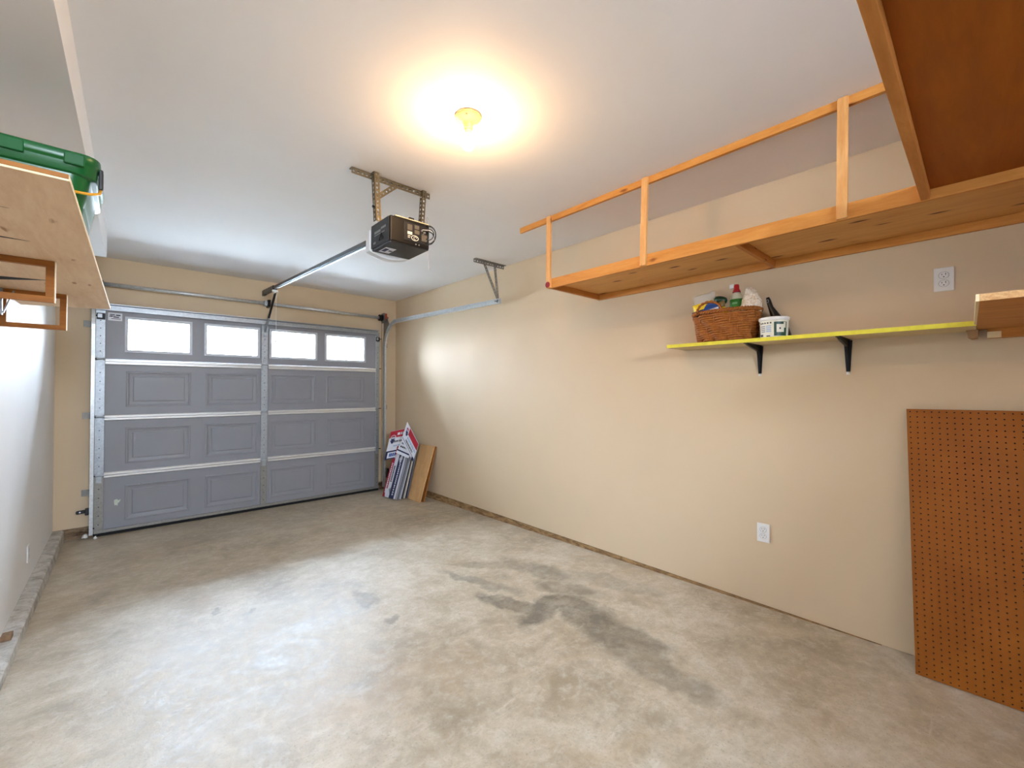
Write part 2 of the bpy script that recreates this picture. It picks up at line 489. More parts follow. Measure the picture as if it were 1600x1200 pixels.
def floor_z(y): return min(0.1, max(0.0, 0.0185 * (5.7 - y))) if y > -9 else 0.1


# ================================================================ THE SETTING
b = MB(); ys = [-3.2, 0.3, 5.70, 5.95]; zs = [0.1, 0.1, 0.0, -0.02]
for (ya, za), (yb, zb) in zip(zip(ys, zs), zip(ys[1:], zs[1:])):
    b.hexa([V((x, y, z + dz)) for x in (XL - .3, XR + .3) for (y, z) in ((ya, za), (yb, zb)) for dz in (-0.15, 0)])
bmesh.ops.remove_doubles(b.bm, verts=b.bm.verts, dist=1e-5)
fl = b.build('floor', M['concrete'], origin=(0, 0, 0)); tag(fl, 'stained grey concrete garage floor', 'floor', kind='structure')

o = MB().box(XL - .2, XR + .2, YB - .2, YD + .2, ZC, ZC + .15).build('ceiling', M['ceiling'], origin=(0, 0, 0)); tag(o, 'smooth white painted ceiling', 'ceiling', kind='structure')
o = MB().box(XR, XR + .15, YB - .2, YD + .18, ZW, ZC).build('wall_right', M['wall'], origin=(0, 0, 0)); tag(o, 'long beige painted wall behind the wooden rack', 'wall', kind='structure')
o = MB().box(XL - .15, XL, YB - .2, YD + .18, 0.095, ZC).build('wall_left', M['wall_white'], origin=(0, 0, 0)); tag(o, 'pale left wall above the concrete curb', 'wall', kind='structure')
# door wall with the garage door opening
dyo_ = 5.6905
b = MB(); ox0, ox1, oz = -0.15, 2.56, 2.13
b.box(XL, ox0, YD, YD + .16, ZW, ZC); b.box(ox1, XR, YD, YD + .16, ZW, ZC); b.box(ox0, ox1, YD, YD + .16, oz, ZC)
o = b.build('wall_front', M['wall'], origin=(0, 0, 0)); tag(o, 'beige wall around the garage door', 'wall', kind='structure')
b = MB(); b.box(XL - .15, BW[0], YB - .15, YB, 0.1, ZC); b.box(BW[1], XR + .15, YB - .15, YB, 0.1, ZC)
b.box(BW[0], BW[1], YB - .15, YB, 0.1, BW[2]); b.box(BW[0], BW[1], YB - .15, YB, BW[3], ZC)
o = b.build('wall_back', M['wall'], origin=(0, 0, 0)); tag(o, 'beige back wall of the garage', 'wall', kind='structure')
o = MB().box(BW[0], BW[1], YB - .08, YB - .076, BW[2], BW[3]).build('added_window', M['glass'], origin=(0, 0, 0)); tag(o, 'added high clear window in the back wall, unseen source of fill daylight', 'window', kind='structure')  # unseen window, added to bring daylight onto the door and left wall
b = MB(); g_ = .008  # added strips, block daylight leaking between door and wall
b.box(ox0 - .06, ox0, dyo_ , YD, 0.0, oz + .02); b.box(ox1, ox1 + .07, dyo_, YD, 0.0, oz + .02); b.box(ox0, ox1, dyo_, YD, oz, oz + .06)
o = b.build('light_leak_stop', M['rubber'], origin=(0, 0, 0)); tag(o, 'dark filler strips added around the door opening to stop light leaks', 'trim', kind='structure')
# strips where the wall finish stops short of the slab
b = MB(); n = 24
for i in range(n):
    y0, y1 = -2.2 + i * 7.9 / n, -2.2 + (i + 1) * 7.9 / n
    b.hexa([V((x, y, z)) for x in (XR - .004, XR + .1) for (y, zl) in ((y0, floor_z(y0) - .03), (y1, floor_z(y1) - .03)) for z in (zl, ZW - .003)])
o = b.build('baseboard_right', M['sill'], origin=(0, 0, 0)); tag(o, 'bare brown sill plate under the right wall', 'baseboard', kind='structure')
b = MB(); b.box(XL, ox0 - .005, YD + .004, YD + .12, -.05, ZW - .003); b.box(ox1 + .005, XR, YD + .004, YD + .12, -.05, ZW - .003)
o = b.build('baseboard_front', M['sill_dirty'], origin=(0, 0, 0)); tag(o, 'soiled concrete base under the door wall', 'baseboard', kind='structure')
# curb
b = MB(); n = 40; ring = []
for i in range(n + 1):
    y = -2.2 + i * 7.9 / n; j = random.uniform(-.0012, .0012)
    ring.append([b.bm.verts.new(p) for p in (V((XL - .02, y, -.05)), V((XL - .02, y, .1)), V((XL + .060 + j, y, .1 + j * .5)), V((XL + .072 + j, y, .09)), V((XL + .078 - j, y, -.05)))])
for A, B in zip(ring, ring[1:]):
    for q in range(5): b.bm.faces.new([A[q], A[(q + 1) % 5], B[(q + 1) % 5], B[q]])
b.bm.faces.new(ring[0]); b.bm.faces.new(ring[-1][::-1])
o = b.build('trim_1', M['curb'], origin=(0, 0, 0)); tag(o, 'low concrete curb along the left wall', 'curb', kind='structure')
# bulkhead
b = MB(); b.hexa([V((x, y, z)) for x in (XL, None) for y in (-2.2, 4.78) for z in (2.478, ZC)] if False else
                 [V((XL, -2.2, 2.478)), V((XL, -2.2, ZC)), V((XL, 4.78, 2.478)), V((XL, 4.78, ZC)), V((-.20, -2.2, 2.478)), V((-.20, -2.2, ZC)), V((-.117, 4.78, 2.478)), V((-.117, 4.78, ZC))])
o = b.build('trim_2', M['ceiling'], origin=(0, 0, 0)); tag(o, 'white boxed bulkhead along the top of the left wall', 'bulkhead', kind='structure')
# ground outside
o = MB().box(-14, 16, 5.951, 30, -.15, -.02).build('driveway', plain('driveway_concrete', '#b9b4aa', .8, 0, .08, 2), origin=(0, 0, 0)); tag(o, 'pale concrete driveway outside', 'driveway', kind='structure')

# ================================================================ GARAGE DOOR
dx0, dx1, dyi, dyo = -0.205, 2.625, 5.645, 5.69
door = thing('door_1', ((dx0 + dx1) / 2, dyi, 0.02), 'grey four-section garage door with a row of four small windows', 'garage door', kind='structure')
zsec = [0.03, 0.580, 1.137, 1.688, 2.19]
pxs = [(.010, .523), (.650, 1.148), (1.272, 1.785), (1.912, 2.420)]


def ring_rect(bm, x0, x1, z0, z1, y): return [bm.verts.new((x, y, z)) for x, z in ((x0, z0), (x1, z0), (x1, z1), (x0, z1))]


def door_section(z0, z1, windows):
    b = MB(); bm = b.bm; g = 0.004; z0 += g; z1 -= g
    if windows: holes = [(a - .022, c + .022, WZ0 - .022, WZ1 + .022) for a, c in WINS]
    else:
        holes = [(a, c, z0 + .085, z1 - .105 if z0 > .1 else z1 - .11) for a, c in pxs]
    zs = (holes[0][2], holes[0][3]); xs = [dx0] + [v for h in holes for v in h[:2]] + [dx1]
    # inner face grid
    cols = list(zip(xs, xs[1:]))
    for i, (xa, xb) in enumerate(cols):
        b.face([(xa, dyi, z0), (xb, dyi, z0), (xb, dyi, zs[0]), (xa, dyi, zs[0])])
        b.face([(xa, dyi, zs[1]), (xb, dyi, zs[1]), (xb, dyi, z1), (xa, dyi, z1)])
        if i % 2 == 0: b.face([(xa, dyi, zs[0]), (xb, dyi, zs[0]), (xb, dyi, zs[1]), (xa, dyi, zs[1])])
    # outline walls and outer face
    for (xa, za, xb, zb) in ((dx0, z0, dx1, z0), (dx1, z0, dx1, z1), (dx1, z1, dx0, z1), (dx0, z1, dx0, z0)):
        b.face([(xa, dyi, za), (xa, dyo, za), (xb, dyo, zb), (xb, dyi, zb)])
    if windows:
        for i, (xa, xb) in enumerate(cols):
            b.face([(xa, dyo, z0), (xb, dyo, z0), (xb, dyo, zs[0]), (xa, dyo, zs[0])])
            b.face([(xa, dyo, zs[1]), (xb, dyo, zs[1]), (xb, dyo, z1), (xa, dyo, z1)])
            if i % 2 == 0: b.face([(xa, dyo, zs[0]), (xb, dyo, zs[0]), (xb, dyo, zs[1]), (xa, dyo, zs[1])])
        for (xa, xb, za, zb) in holes:
            r1 = ring_rect(bm, xa, xb, za, zb, dyi); r2 = ring_rect(bm, xa, xb, za, zb, dyo)
            for q in range(4): bm.faces.new([r1[q], r1[(q + 1) % 4], r2[(q + 1) % 4], r2[q]])
    else:
        b.face([(dx0, dyo, z0), (dx1, dyo, z0), (dx1, dyo, z1), (dx0, dyo, z1)])
        for (xa, xb, za, zb) in holes:
            steps = [(0, 0), (.008, -.003), (.016, -.003), (.024, .002), (.044, .005), (.052, .005), (.060, 0.001)]
            prev = None
            for ins, dy in steps:
                r = ring_rect(bm, xa + ins, xb - ins, za + ins, zb - ins, dyi + dy)
                if prev:
                    for q in range(4): bm.faces.new([prev[q], prev[(q + 1) % 4], r[(q + 1) % 4], r[q]])
                prev = r
            bm.faces.new(prev)
    bmesh.ops.remove_doubles(bm, verts=bm.verts, dist=1e-5)
    return b.build('door_section', M['door'], door)


for i in range(4): door_section(zsec[i], zsec[i + 1], i == 3)
M['winframe'] = plain('white_window_surround', '#c9ccd4', 0.45, 0, 0.02)
for a, c in WINS:
    b = MB()
    for (x0, x1, z0, z1) in ((a - .022, c + .022, WZ1 - .004, WZ1 + .022), (a - .022, c + .022, WZ0 - .022, WZ0 + .004), (a - .022, a + .004, WZ0 + .004, WZ1 - .004), (c - .004, c + .022, WZ0 + .004, WZ1 - .004)):
        b.box(x0, x1, dyi - .008, dyo + .004, z0, z1)
    f = b.build('window_surround', M['winframe'], door, bevel=.002)
    MB().box(a + .002, c - .002, 5.672, 5.675, WZ0 + .002, WZ1 - .002).build('window_pane', M['glass'], f)
# struts: long pressed channels at the joints, and the wide one along the top
for z, k in ((1.665, 0), (1.128, 0), (.582, 0)):
    for xa, xb in ((-.138, 1.172), (1.248, 2.566)):
        prof = [(0, .025), (-.02, .025), (-.028, .019), (-.028, .004), (-.004, .002), (-.004, -.003), (-.028, -.006), (-.028, -.022), (-.02, -.027), (0, -.027)]
        b = MB(); ra = [b.bm.verts.new((xa, dyi + y, z + h)) for y, h in prof]; rb = [b.bm.verts.new((xb, dyi + y, z + h)) for y, h in prof]
        for q in range(len(prof)): b.bm.faces.new([ra[q], ra[(q + 1) % len(prof)], rb[(q + 1) % len(prof)], rb[q]])
        b.bm.faces.new(ra[::-1]); b.bm.faces.new(rb)
        b.build('stiffening_bar', M['strut'], door)
prof = [(0, .030), (-.05, .030), (-.05, .022), (-.012, .018), (-.012, -.018), (-.05, -.020), (-.05, -.034), (-.044, -.034), (-.044, -.026), (0, -.026)]
b = MB(); ra = [b.bm.verts.new((-.205, dyi + y, 2.188 + h)) for y, h in prof]; rb = [b.bm.verts.new((2.60, dyi + y, 2.188 + h)) for y, h in prof]
for q in range(len(prof)): b.bm.faces.new([ra[q], ra[(q + 1) % len(prof)], rb[(q + 1) % len(prof)], rb[q]])
b.bm.faces.new(ra[::-1]); b.bm.faces.new(rb)
b.build('top_strut', M['galv'], door)
# vertical stiles, one plate per section, with punched holes
for xa, xb in ((-.208, -.138), (1.176, 1.244), (2.566, 2.622)):
    for i in range(4):
        z0, z1 = zsec[i] + .012, zsec[i + 1] - (.014 if i < 3 else .035)
        b = MB(); b.box(xa, xb, dyi - .0125, dyi - .0005, z0, z1)
        s_ = b.build('stile', M['galv'] if i else M['galv_dull'], door, bevel=.003)
        b = MB(); xm = (xa + xb) / 2
        for t in (.14, .3, .46, .62, .78, .92):
            zz = z0 + (z1 - z0) * t; m = Matrix.Rotation(math.radians(90), 4, 'X')
            b.lathe((xm, dyi - .0125, zz), [(.0045, -.001), (.0045, .001)], 10, mat=m)
        b.build('screw_hole', M['rubber'], s_, smooth=False)
    for z in zsec[1:4]:           # hinge at each joint
        b = MB(); xm = (xa + xb) / 2
        b.slab([(xm - .02, dyi - .018, z + .005), (xm + .02, dyi - .018, z + .005), (xm + .012, dyi - .018, z + .07), (xm - .012, dyi - .018, z + .07)], (0, .005, 0))
        b.box(xm - .02, xm + .02, dyi - .018, dyi - .013, z - .07, z - .008)
        b.tube([(xa - .012, dyi - .02, z), (xb + .004, dyi - .02, z)], .007, 10)
        b.build('hinge', M['galv'], door, bevel=.001)
for xa, xs in ((-.208, -1), (2.622, 1)):       # rollers in the tracks
    for z in zsec[1:4] + [2.1, .09]:
        b = MB(); b.tube([(xa - .01 * xs, dyi - .022, z), (xa + .045 * xs * .45, dyi - .022, z)], .006, 8)
        b.build('roller_stem', M['darkmetal'], door)
for xa, xb in ((-.20, -.142), (2.568, 2.618)):    # top roller brackets
    b = MB(); b.box(xa, xb, dyi - .030, dyi - .0126, 2.065, 2.125); b.build('top_roller_bracket', M['darkmetal'], door, bevel=.002)
    b = MB(); b.box(xa + .006, xb - .02, dyi - .034, dyi - .0305, 2.08, 2.118); b.build('bracket_plate', M['galv'], door, bevel=.002)
b = MB(); b.box(dx0, dx1, dyi - .022, dyo, .034, .062); b.build('bottom_rail', M['galv_dull'], door, bevel=.004)
b = MB(); b.box(dx0, dx1, 5.648, 5.688, -.003, .034); b.build('bottom_seal', M['rubber'], door)
b = MB(); b.box(1.195, 1.225, dyi - .034, dyi - .0126, 2.02, 2.15); b.build('arm_bracket', M['galv'], door, bevel=.002)
# warning sticker (dark print on white, unreadable at this size in the photograph)
st = MB().box(-.123, -.022, dyi - .0012, dyi - .0002, 2.064, 2.139).build('sticker', M['signwhite'], door)
b = MB()
for (x0, x1, z0, z1) in ((-.112, -.075, 2.118, 2.126), (-.068, -.035, 2.112, 2.124), (-.115, -.090, 2.100, 2.108), (-.086, -.045, 2.094, 2.104), (-.100, -.034, 2.080, 2.086), (-.108, -.07, 2.108, 2.112)):
    b.box(x0, x1, dyi - .0018, dyi - .0010, z0, z1)
b.build('print', M['ink'], st)
# paint scuff on the lowest section
b = MB(); cx, cz = -.045, .30
pts = [(-.02, .03), (.0, .035), (.012, .022), (.028, .03), (.02, .006), (.008, -.006), (.004, -.03), (-.006, -.018), (-.014, -.026), (-.02, -.002)]
b.slab([(cx + x, dyi - .0009, cz + z) for x, z in pts], (0, .0006, 0)); b.build('paint_scuff', plain('pale_scuff', '#c3cbbd', .7), door)

# ---------------------------------------------------------------- tracks


M['track'] = steel('bright_track_steel', '#d6d9da', 0.3, 0.5)


def track(xs, xe, side, label):
    root = thing('door_track', (xs, 5.62, .03), label, 'door track', 'galvanised door tracks')
    prof = [(.012 * side, -.024), (.012 * side, .024), (-.014 * side, .024), (-.014 * side, .014), (-.011 * side, .014), (-.011 * side, .021), (.009 * side, .021),
            (.009 * side, -.021), (-.011 * side, -.021), (-.011 * side, -.014), (-.014 * side, -.014), (-.014 * side, -.024)]
    yv = 5.622; zt = 2.322; R = .34
    b = MB(); b.sweep([(xs, yv, .035), (xs, yv, 1.0), (xs, yv, 1.955)], prof); b.build('vertical_rail', M['track'], root)
    path = [(xs, yv, 1.957)]
    for i in range(0, 17):
        a = i / 16 * math.pi / 2; path.append((xs, yv - R + R * math.cos(a), 1.982 + R * math.sin(a)))
    b = MB(); b.sweep(path, prof); b.build('curved_rail', M['track'], root)
    b = MB(); b.sweep([(xs, yv - R - .002, zt), (xs + (xe - xs) * .5, 4.2, zt - .02), (xe, 3.20, zt - .038)], prof); b.build('horizontal_rail', M['track'], root)
    for z in (.42, 1.15, 2.02):     # wall brackets
        b = MB(); b.box(xs + .013 * side, xs + .017 * side, 5.60, 5.698, z - .03, z + .03)
        b.box(min(xs + .013 * side, xs + .07 * side), max(xs + .013 * side, xs + .07 * side), 5.694, 5.699, z - .03, z + .03)
        b.build('wall_bracket', M['galv_dull'], root, bevel=.001)
    b = MB(); b.slab([(xs + .0125 * side, 5.69, 1.9), (xs + .0125 * side, 5.69, 2.44), (xs + .0125 * side, 5.58, 2.40), (xs + .0125 * side, 5.52, 2.30), (xs + .0125 * side, 5.605, 2.1), (xs + .0125 * side, 5.645, 1.9)], (.004 * side, 0, 0))
    b.build('flag_bracket', M['galv_dull'], root)
    if side < 0: return root
    # hanger of slotted angle
    xa = (xe - .25, xe + .14) if side > 0 else (xe - .14, xe + .25)
    n = int((xa[1] - xa[0]) / .032)
    b = MB(); b.perf((xa[0], 3.305, ZC - .034), ((xa[1] - xa[0]) / n, 0, 0), (0, 0, .034), (0, .002, 0), n, 1, .006, 1.4)
    b.perf((xa[0], 3.269, ZC - .0025), ((xa[1] - xa[0]) / n, 0, 0), (0, .036, 0), (0, 0, .002), n, 1, .006, 1.4)
    b.build('ceiling_angle', M['galv_dull'], root)

    def strut(A, B, w):
        A, B = V(A), V(B); n = max(3, int((B - A).length / .03)); U = (B - A) / n
        wv = V((0, 1, 0)).cross(B - A).normalized() * w
        b = MB(); b.perf(A - wv / 2, U, wv, (0, .002, 0), n, 1, .005, 1.4)
        b.perf(A - wv / 2, U, (0, w, 0), wv.normalized() * .002, n, 1, .005, 1.4)
        b.build('hanger_strut', M['galv_dull'], root)
    strut((xe + .01, 3.298, ZC - .008), (xe + .005, 3.235, zt - .055), .03)
    strut((xe - .13 * side, 3.30, ZC - .01), (xe + .0 * side, 3.24, zt - .01), .03)
    b = MB(); b.tube([(xe - .03, 3.25, zt - .036), (xe + .04, 3.25, zt - .036)], .006, 8); b.build('bolt', M['galv'], root)
    return root


track(2.697, 2.745, 1, 'galvanised garage door track curving along the right wall')
track(-.222, -.24, -1, 'galvanised garage door track at the left edge of the door, under the plywood shelf')

# ---------------------------------------------------------------- torsion bar
tb = thing('torsion_bar', (1.25, 5.63, 2.39), 'long grey spring tube on the wall above the garage door', 'spring tube')
MB().tube([(-.165, 5.64, 2.408), (1.235, 5.64, 2.408)], .019, 16).build('tube', M['track'], tb, smooth=True)
MB().tube([(1.262, 5.64, 2.408), (2.62, 5.64, 2.400)], .019, 16).build('tube', M['track'], tb, smooth=True)
b = MB(); b.box(1.235, 1.262, 5.60, 5.699, 2.365, 2.45); b.build('centre_bearing', M['darkmetal'], tb, bevel=.003)
MB().box(1.20, 1.232, 5.615, 5.69, 2.38, 2.435).build('bearing_plate', M['galv'], tb, bevel=.003)
b = MB(); m = Matrix.Rotation(math.radians(90), 4, 'Y')
b.lathe((2.615, 5.64, 2.40), [(.02, 0), (.045, .004), (.045, .012), (.036, .016), (.036, .034), (.047, .038), (.047, .046), (.02, .05)], 24, mat=m); b.build('cable_drum', M['darkmetal'], tb, smooth=False)
b = MB(); b.lathe((-.195, 5.64, 2.408), [(.02, 0), (.045, .004), (.045, .012), (.036, .016), (.036, .034), (.02, .038)], 24, mat=m); b.build('cable_drum', M['darkmetal'], tb)
MB().box(2.68, 2.686, 5.60, 5.699, 2.33, 2.47).build('end_plate', M['galv_dull'], tb)
b = MB(); b.lathe((2.69, 5.64, 2.41), [(.026, 0), (.036, .006), (.036, .02), (.02, .045), (.015, .06)], 20, mat=m); b.box(2.70, 2.722, 5.61, 5.63, 2.42, 2.465)
b.build('winding_cone', M['rustred'], tb)
for x in (-.212, 2.655):
    MB().tube([(x, 5.633, 2.37), (x + (.005 if x > 0 else .0), 5.628, .12)], .0018, 6).build('lift_cable', M['darkmetal'], tb)

# ================================================================ OPENER
op = thing('garage_door_opener', (1.21, 2.33, 2.23), 'black motor unit hung from the ceiling on slotted angles, with a rail to the door', 'garage door opener')
hx0, hx1, hy0, hy1, hz0, hz1 = 1.082, 1.332, 2.20, 2.44, 2.238, 2.382
M['olive'] = plain('black_brown_enamel', '#0f0b08', 0.4, 0.0, 0.1, 8, 0.3)
h = MB().box(hx0, hx1, hy0, hy1, hz0, hz1).build('housing', M['olive'], op, bevel=.008, segs=3)
b = MB(); b.box(hx0 - .004, hx0 + .001, hy0 + .012, hy1 - .004, hz0 + .006, hz1 - .004); sp = b.build('side_cover', M['black_matt'], h, bevel=.002)
b = MB(); b.hexa([V((x, y, z)) for x in (hx0 + .004, hx1 - .002) for (y, zz) in ((hy0 + .004, hz0 - .004), (hy1, hz0 - .006)) for z in (zz, hz0 + .004)])
bc = b.build('bottom_cover', M['black'], h, bevel=.003)
# milky lamp lens on the door side, bulging below
b = MB(); prof = []
n = 14
for i in range(n + 1):
    t = i / n; x = hx0 - .012 + (hx1 - hx0 + .012) * t
    d = .028 * math.sin(math.pi * min(1, max(0, t)))
    prof.append((x, hz0 - .004 - d))
pl_ = prof + [(hx1, hz1 - .03), (hx0 + .01, hz1 - .012), (hx0 - .012, hz1 - .022)]
b.slab([(x, hy1 + .0015, z) for x, z in pl_], (0, .055, 0)); b.build('lamp_lens', M['lens'], op, bevel=.006, segs=3)
# recessed control panel, labels and knobs on the rear face
cp = MB().box(hx0 + .085, hx1 - .008, hy0 - .003, hy0 + .002, hz0 + .022, hz1 - .016).build('control_panel', M['black'], h, bevel=.002)
b = MB()
yb_ = hy0 - .0038
for (x0, x1, z0, z1) in ((.105, .135, .085, .118), (.150, .180, .100, .122), (.150, .182, .072, .094), (.196, .232, .040, .078)):
    b.box(hx0 + x0, hx0 + x1, yb_, yb_ + .001, hz0 + z0, hz0 + z1)
b.build('printed_plate', plain('grey_plate', '#5d5649', .5), cp)
b = MB(); b.box(hx0 + .105, hx0 + .135, yb_, yb_ + .001, hz0 + .060, hz0 + .077); b.box(hx0 + .107, hx0 + .120, yb_, yb_ + .001, hz0 + .040, hz0 + .045)
b.box(hx0 + .107, hx0 + .124, yb_, yb_ + .001, hz0 + .050, hz0 + .054); b.build('pale_label', M['offwhite'], cp)
b = MB(); b.tube([(hx0 + .152 + .022 * math.cos(a), yb_, hz0 + .045 + .014 * math.sin(a)) for a in [2 * math.pi * i / 24 for i in range(24)]], .0022, 6, closed=True)
b.tube([(hx0 + .154 + .009 * math.cos(a), yb_, hz0 + .045 + .008 * math.sin(a)) for a in [2 * math.pi * i / 18 for i in range(15)]], .0016, 6)
b.build('dial_mark', M['offwhite'], cp)
b = MB()
for (x, z, r_) in ((.196, .098, .006), (.213, .092, .007), (.205, .080, .004)):
    b.lathe((hx0 + x, hy0 - .004, hz0 + z), [(r_, -.004), (r_, .004), (r_ * .6, .006)], 14, mat=Matrix.Rotation(math.radians(90), 4, 'X'))
b.build('knob', M['galv_dull'], cp)
# print on the left side cover: two light lines and a warning triangle
b = MB(); xx = hx0 - .0048
for (y0, y1, z0, z1) in ((.045, .105, .088, .100), (.110, .190, .078, .092), (.06, .19, .066, .071), (.175, .205, .022, .034)):
    b.box(xx, xx + .001, hy0 + y0, hy0 + y1, hz0 + z0, hz0 + z1)
b.build('side_print', plain('faded_print', '#777a78', .6), sp)
b = MB(); tri = [(.075, .028), (.125, .028), (.10, .066)]
b.tube([(xx, hy0 + y, hz0 + z) for y, z in tri], .0032, 6, closed=True); b.box(xx - .0006, xx + .0004, hy0 + .097, hy0 + .103, hz0 + .036, hz0 + .052)
b.build('warning_triangle', M['rubber'], sp)
MB().box(hx0 + .03, hx0 + .095, hy0 + .11, hy1 - .03, hz0 - .0065, hz0 - .0055).build('bottom_sticker', M['signwhite'], bc)
b = MB(); b.box(hx0 + .036, hx0 + .06, hy0 + .13, hy1 - .05, hz0 - .0072, hz0 - .0062); b.box(hx0 + .07, hx0 + .09, hy0 + .15, hy1 - .07, hz0 - .0072, hz0 - .0062)
b.build('sticker_print', M['navy'], bc)
for x in (.16, .18):
    MB().lathe((hx0 + x, hy0 - .0015, hz0 + .012), [(.004, -.002), (.004, .002)], 10, mat=Matrix.Rotation(math.radians(90), 4, 'X')).build('screw', M['galv'], h)
MB().box(hx0 + .03, hx1 - .004, hy0 - .002, hy0 + .05, hz1 + .0005, hz1 + .006).build('top_flange', plain('pale_zinc', '#d8c9a4', .4, .4), op, bevel=.001)
MB().box(hx0 + .125, hx0 + .155, hy0 + .01, hy0 + .035, hz1 + .006, hz1 + .022).build('top_latch', M['rubber'], op, bevel=.002)


def angle(parent, A, B, wdir, ddir, w=.032, name='slotted_angle', mat='zinc', pitch=.026, r=.0065):
    A, B = V(A), V(B); n = max(3, round((B - A).length / pitch)); U = (B - A) / n
    wdir, ddir = V(wdir).normalized(), V(ddir).normalized()
    b = MB(); b.perf(A, U, wdir * w, ddir * .0022, n, 1, r, 1.25); b.perf(A, U, ddir * w, wdir * .0022, n, 1, r, 1.25)
    return b.build(name, M[mat], parent)


# ceiling angle and hanging legs
angle(op, (.944, 2.40, ZC - .001), (1.455, 2.40, ZC - .001), (0, 0, -1), (0, .9, 0), .036, 'ceiling_angle')
angle(op, (1.056, 2.358, ZC - .004), (1.072, 2.358, 2.392), (1, 0, 0), (0, 1, 0), .034, 'hanging_leg')
angle(op, (1.385, 2.372, ZC - .006), (1.368, 2.372, 2.40), (1, 0, 0), (0, 1, 0), .028, 'hanging_leg')
A, B = V((1.085, 2.398, 2.535)), V((1.225, 2.398, 2.66)); n = 7; U = (B - A) / n; W = V((0, 1, 0)).cross(U).normalized() * .03
b = MB(); b.perf(A - W / 2, U, W, (0, -.002, 0), n, 1, .0055, 1.25); b.build('diagonal_brace', M['zinc'], op)
MB().box(1.350, 1.366, 2.375, 2.405, 2.383, 2.43).build('mounting_ear', M['galv_dull'], op, bevel=.001)
MB().box(1.085, 1.150, 2.36, 2.364, 2.383, 2.412).build('mounting_ear', M['galv_dull'], op, bevel=.001)
b = MB(); b.tube([(1.066, 2.374, 2.475), (1.057, 2.374, 2.475)], .008, 6); b.build('bolt', M['darkmetal'], op)
# looped cables at the right side
b = MB()
for k, (r1, r2, dx) in enumerate(((.050, .055, 0), (.042, .048, .004), (.034, .030, -.003))):
    pts = []
    for i in range(21):
        a = math.radians(100 - i * 10.5)
        pts.append((hx1 - .012 + r1 * math.cos(a) + dx, hy0 - .006 - .01 * math.sin(i * .3) - k * .004, hz0 + .085 + r2 * math.sin(a)))
    b.tube(pts, .0028, 8)
b.tube([(hx1 - .045, hy0 - .004, hz0 + .098), (hx1 - .02, hy0 - .02, hz0 + .102), (hx1 + .01, hy0 - .018, hz0 + .096), (hx1 + .028, hy0 - .012, hz0 + .075)], .004, 8)
b.build('cable_loop', M['black'], op, smooth=True)
b = MB(); b.tube([(hx1 - .05, hy0 - .006, hz0 + .105), (hx1 - .01, hy0 - .022, hz0 + .108), (hx1 + .02, hy0 - .018, hz0 + .092), (hx1 + .024, hy0 - .012, hz0 + .06)], .0022, 8)
b.build('white_wire', M['white'], op, smooth=True)
b = MB(); b.tube([(hx1 - .002, hy0 + .02, hz0 + .01), (hx1 + .004, hy0 + .018, hz0 - .03), (hx1 + .012, hy0 + .02, hz0 - .075), (hx1 + .008, hy0 + .02, hz0 - .11)], .0012, 6)
b.build('antenna_wire', plain('pink_grey_wire', '#c8b0ae', .5), op)
b = MB(); b.tube([(hx1 - .006, hy0 + .03, hz1 + .01), (hx1 + .005, hy0 + .03, hz1 + .03), (hx1 - .004, hy0 + .03, hz1 + .05), (hx1 + .004, hy0 + .03, hz1 + .062), (hx1 + .01, hy0 + .03, hz1 + .045)], .0015, 6)
b.build('bell_wire', M['galv_dull'], op)
# rail to the door
P0, P1 = V((1.205, 2.50, 2.372)), V((1.205, 5.45, 2.517))
d = (P1 - P0).normalized(); up = V((1, 0, 0)).cross(d).normalized()
b = MB(); b.bar(P0 + up * .008, P1 + up * .008, (.036, 0, 0), up * .026); b.build('rail', M['black'], op)
b = MB(); b.bar(P0 - up * .010, P1 - d * .25 - up * .010, (.014, 0, 0), up * .009); b.build('rail_underside', M['galv'], op)
b = MB(); b.bar(P1 - d * .28 + up * .006, P1 + d * .17 + up * .006, (.046, 0, 0), up * .050); b.build('header_pulley_housing', M['black'], op, bevel=.006)
b = MB(); b.box(1.19, 1.222, 5.6, 5.698, 2.50, 2.56); b.build('header_bracket', M['black'], op, bevel=.003)
b = MB(); c0 = P1 - d * .30
b.bar(c0 - up * .03, c0 + d * .05 - up * .03, (.05, 0, 0), up * .022); b.bar(c0 + d * .02 - up * .045, c0 + d * .035 - up * .045, (.02, 0, 0), up * .03)
b.build('trolley', M['white'], op, bevel=.003)
b = MB(); b.bar((1.208, 5.175, 2.455), (1.208, 5.47, 2.20), (.02, 0, 0), (0, .012, .012)); b.build('lift_arm', M['black'], op)
b = MB(); b.bar((1.208, 5.45, 2.215), (1.208, 5.628, 2.06), (.022, 0, 0), (0, .012, .012)); b.build('lower_arm', M['galv'], op)
b = MB(); b.tube([(1.222, 5.19, 2.45), (1.224, 5.20, 2.2), (1.222, 5.19, 2.0), (1.222, 5.19, 1.93)], .0022, 6); b.build('release_rope', M['white'], op)
b = MB(); b.tube([(1.19, 5.19, 1.928), (1.255, 5.19, 1.92)], .007, 8); b.build('rope_handle', plain('grey_handle', '#8b8a92', .5), op)

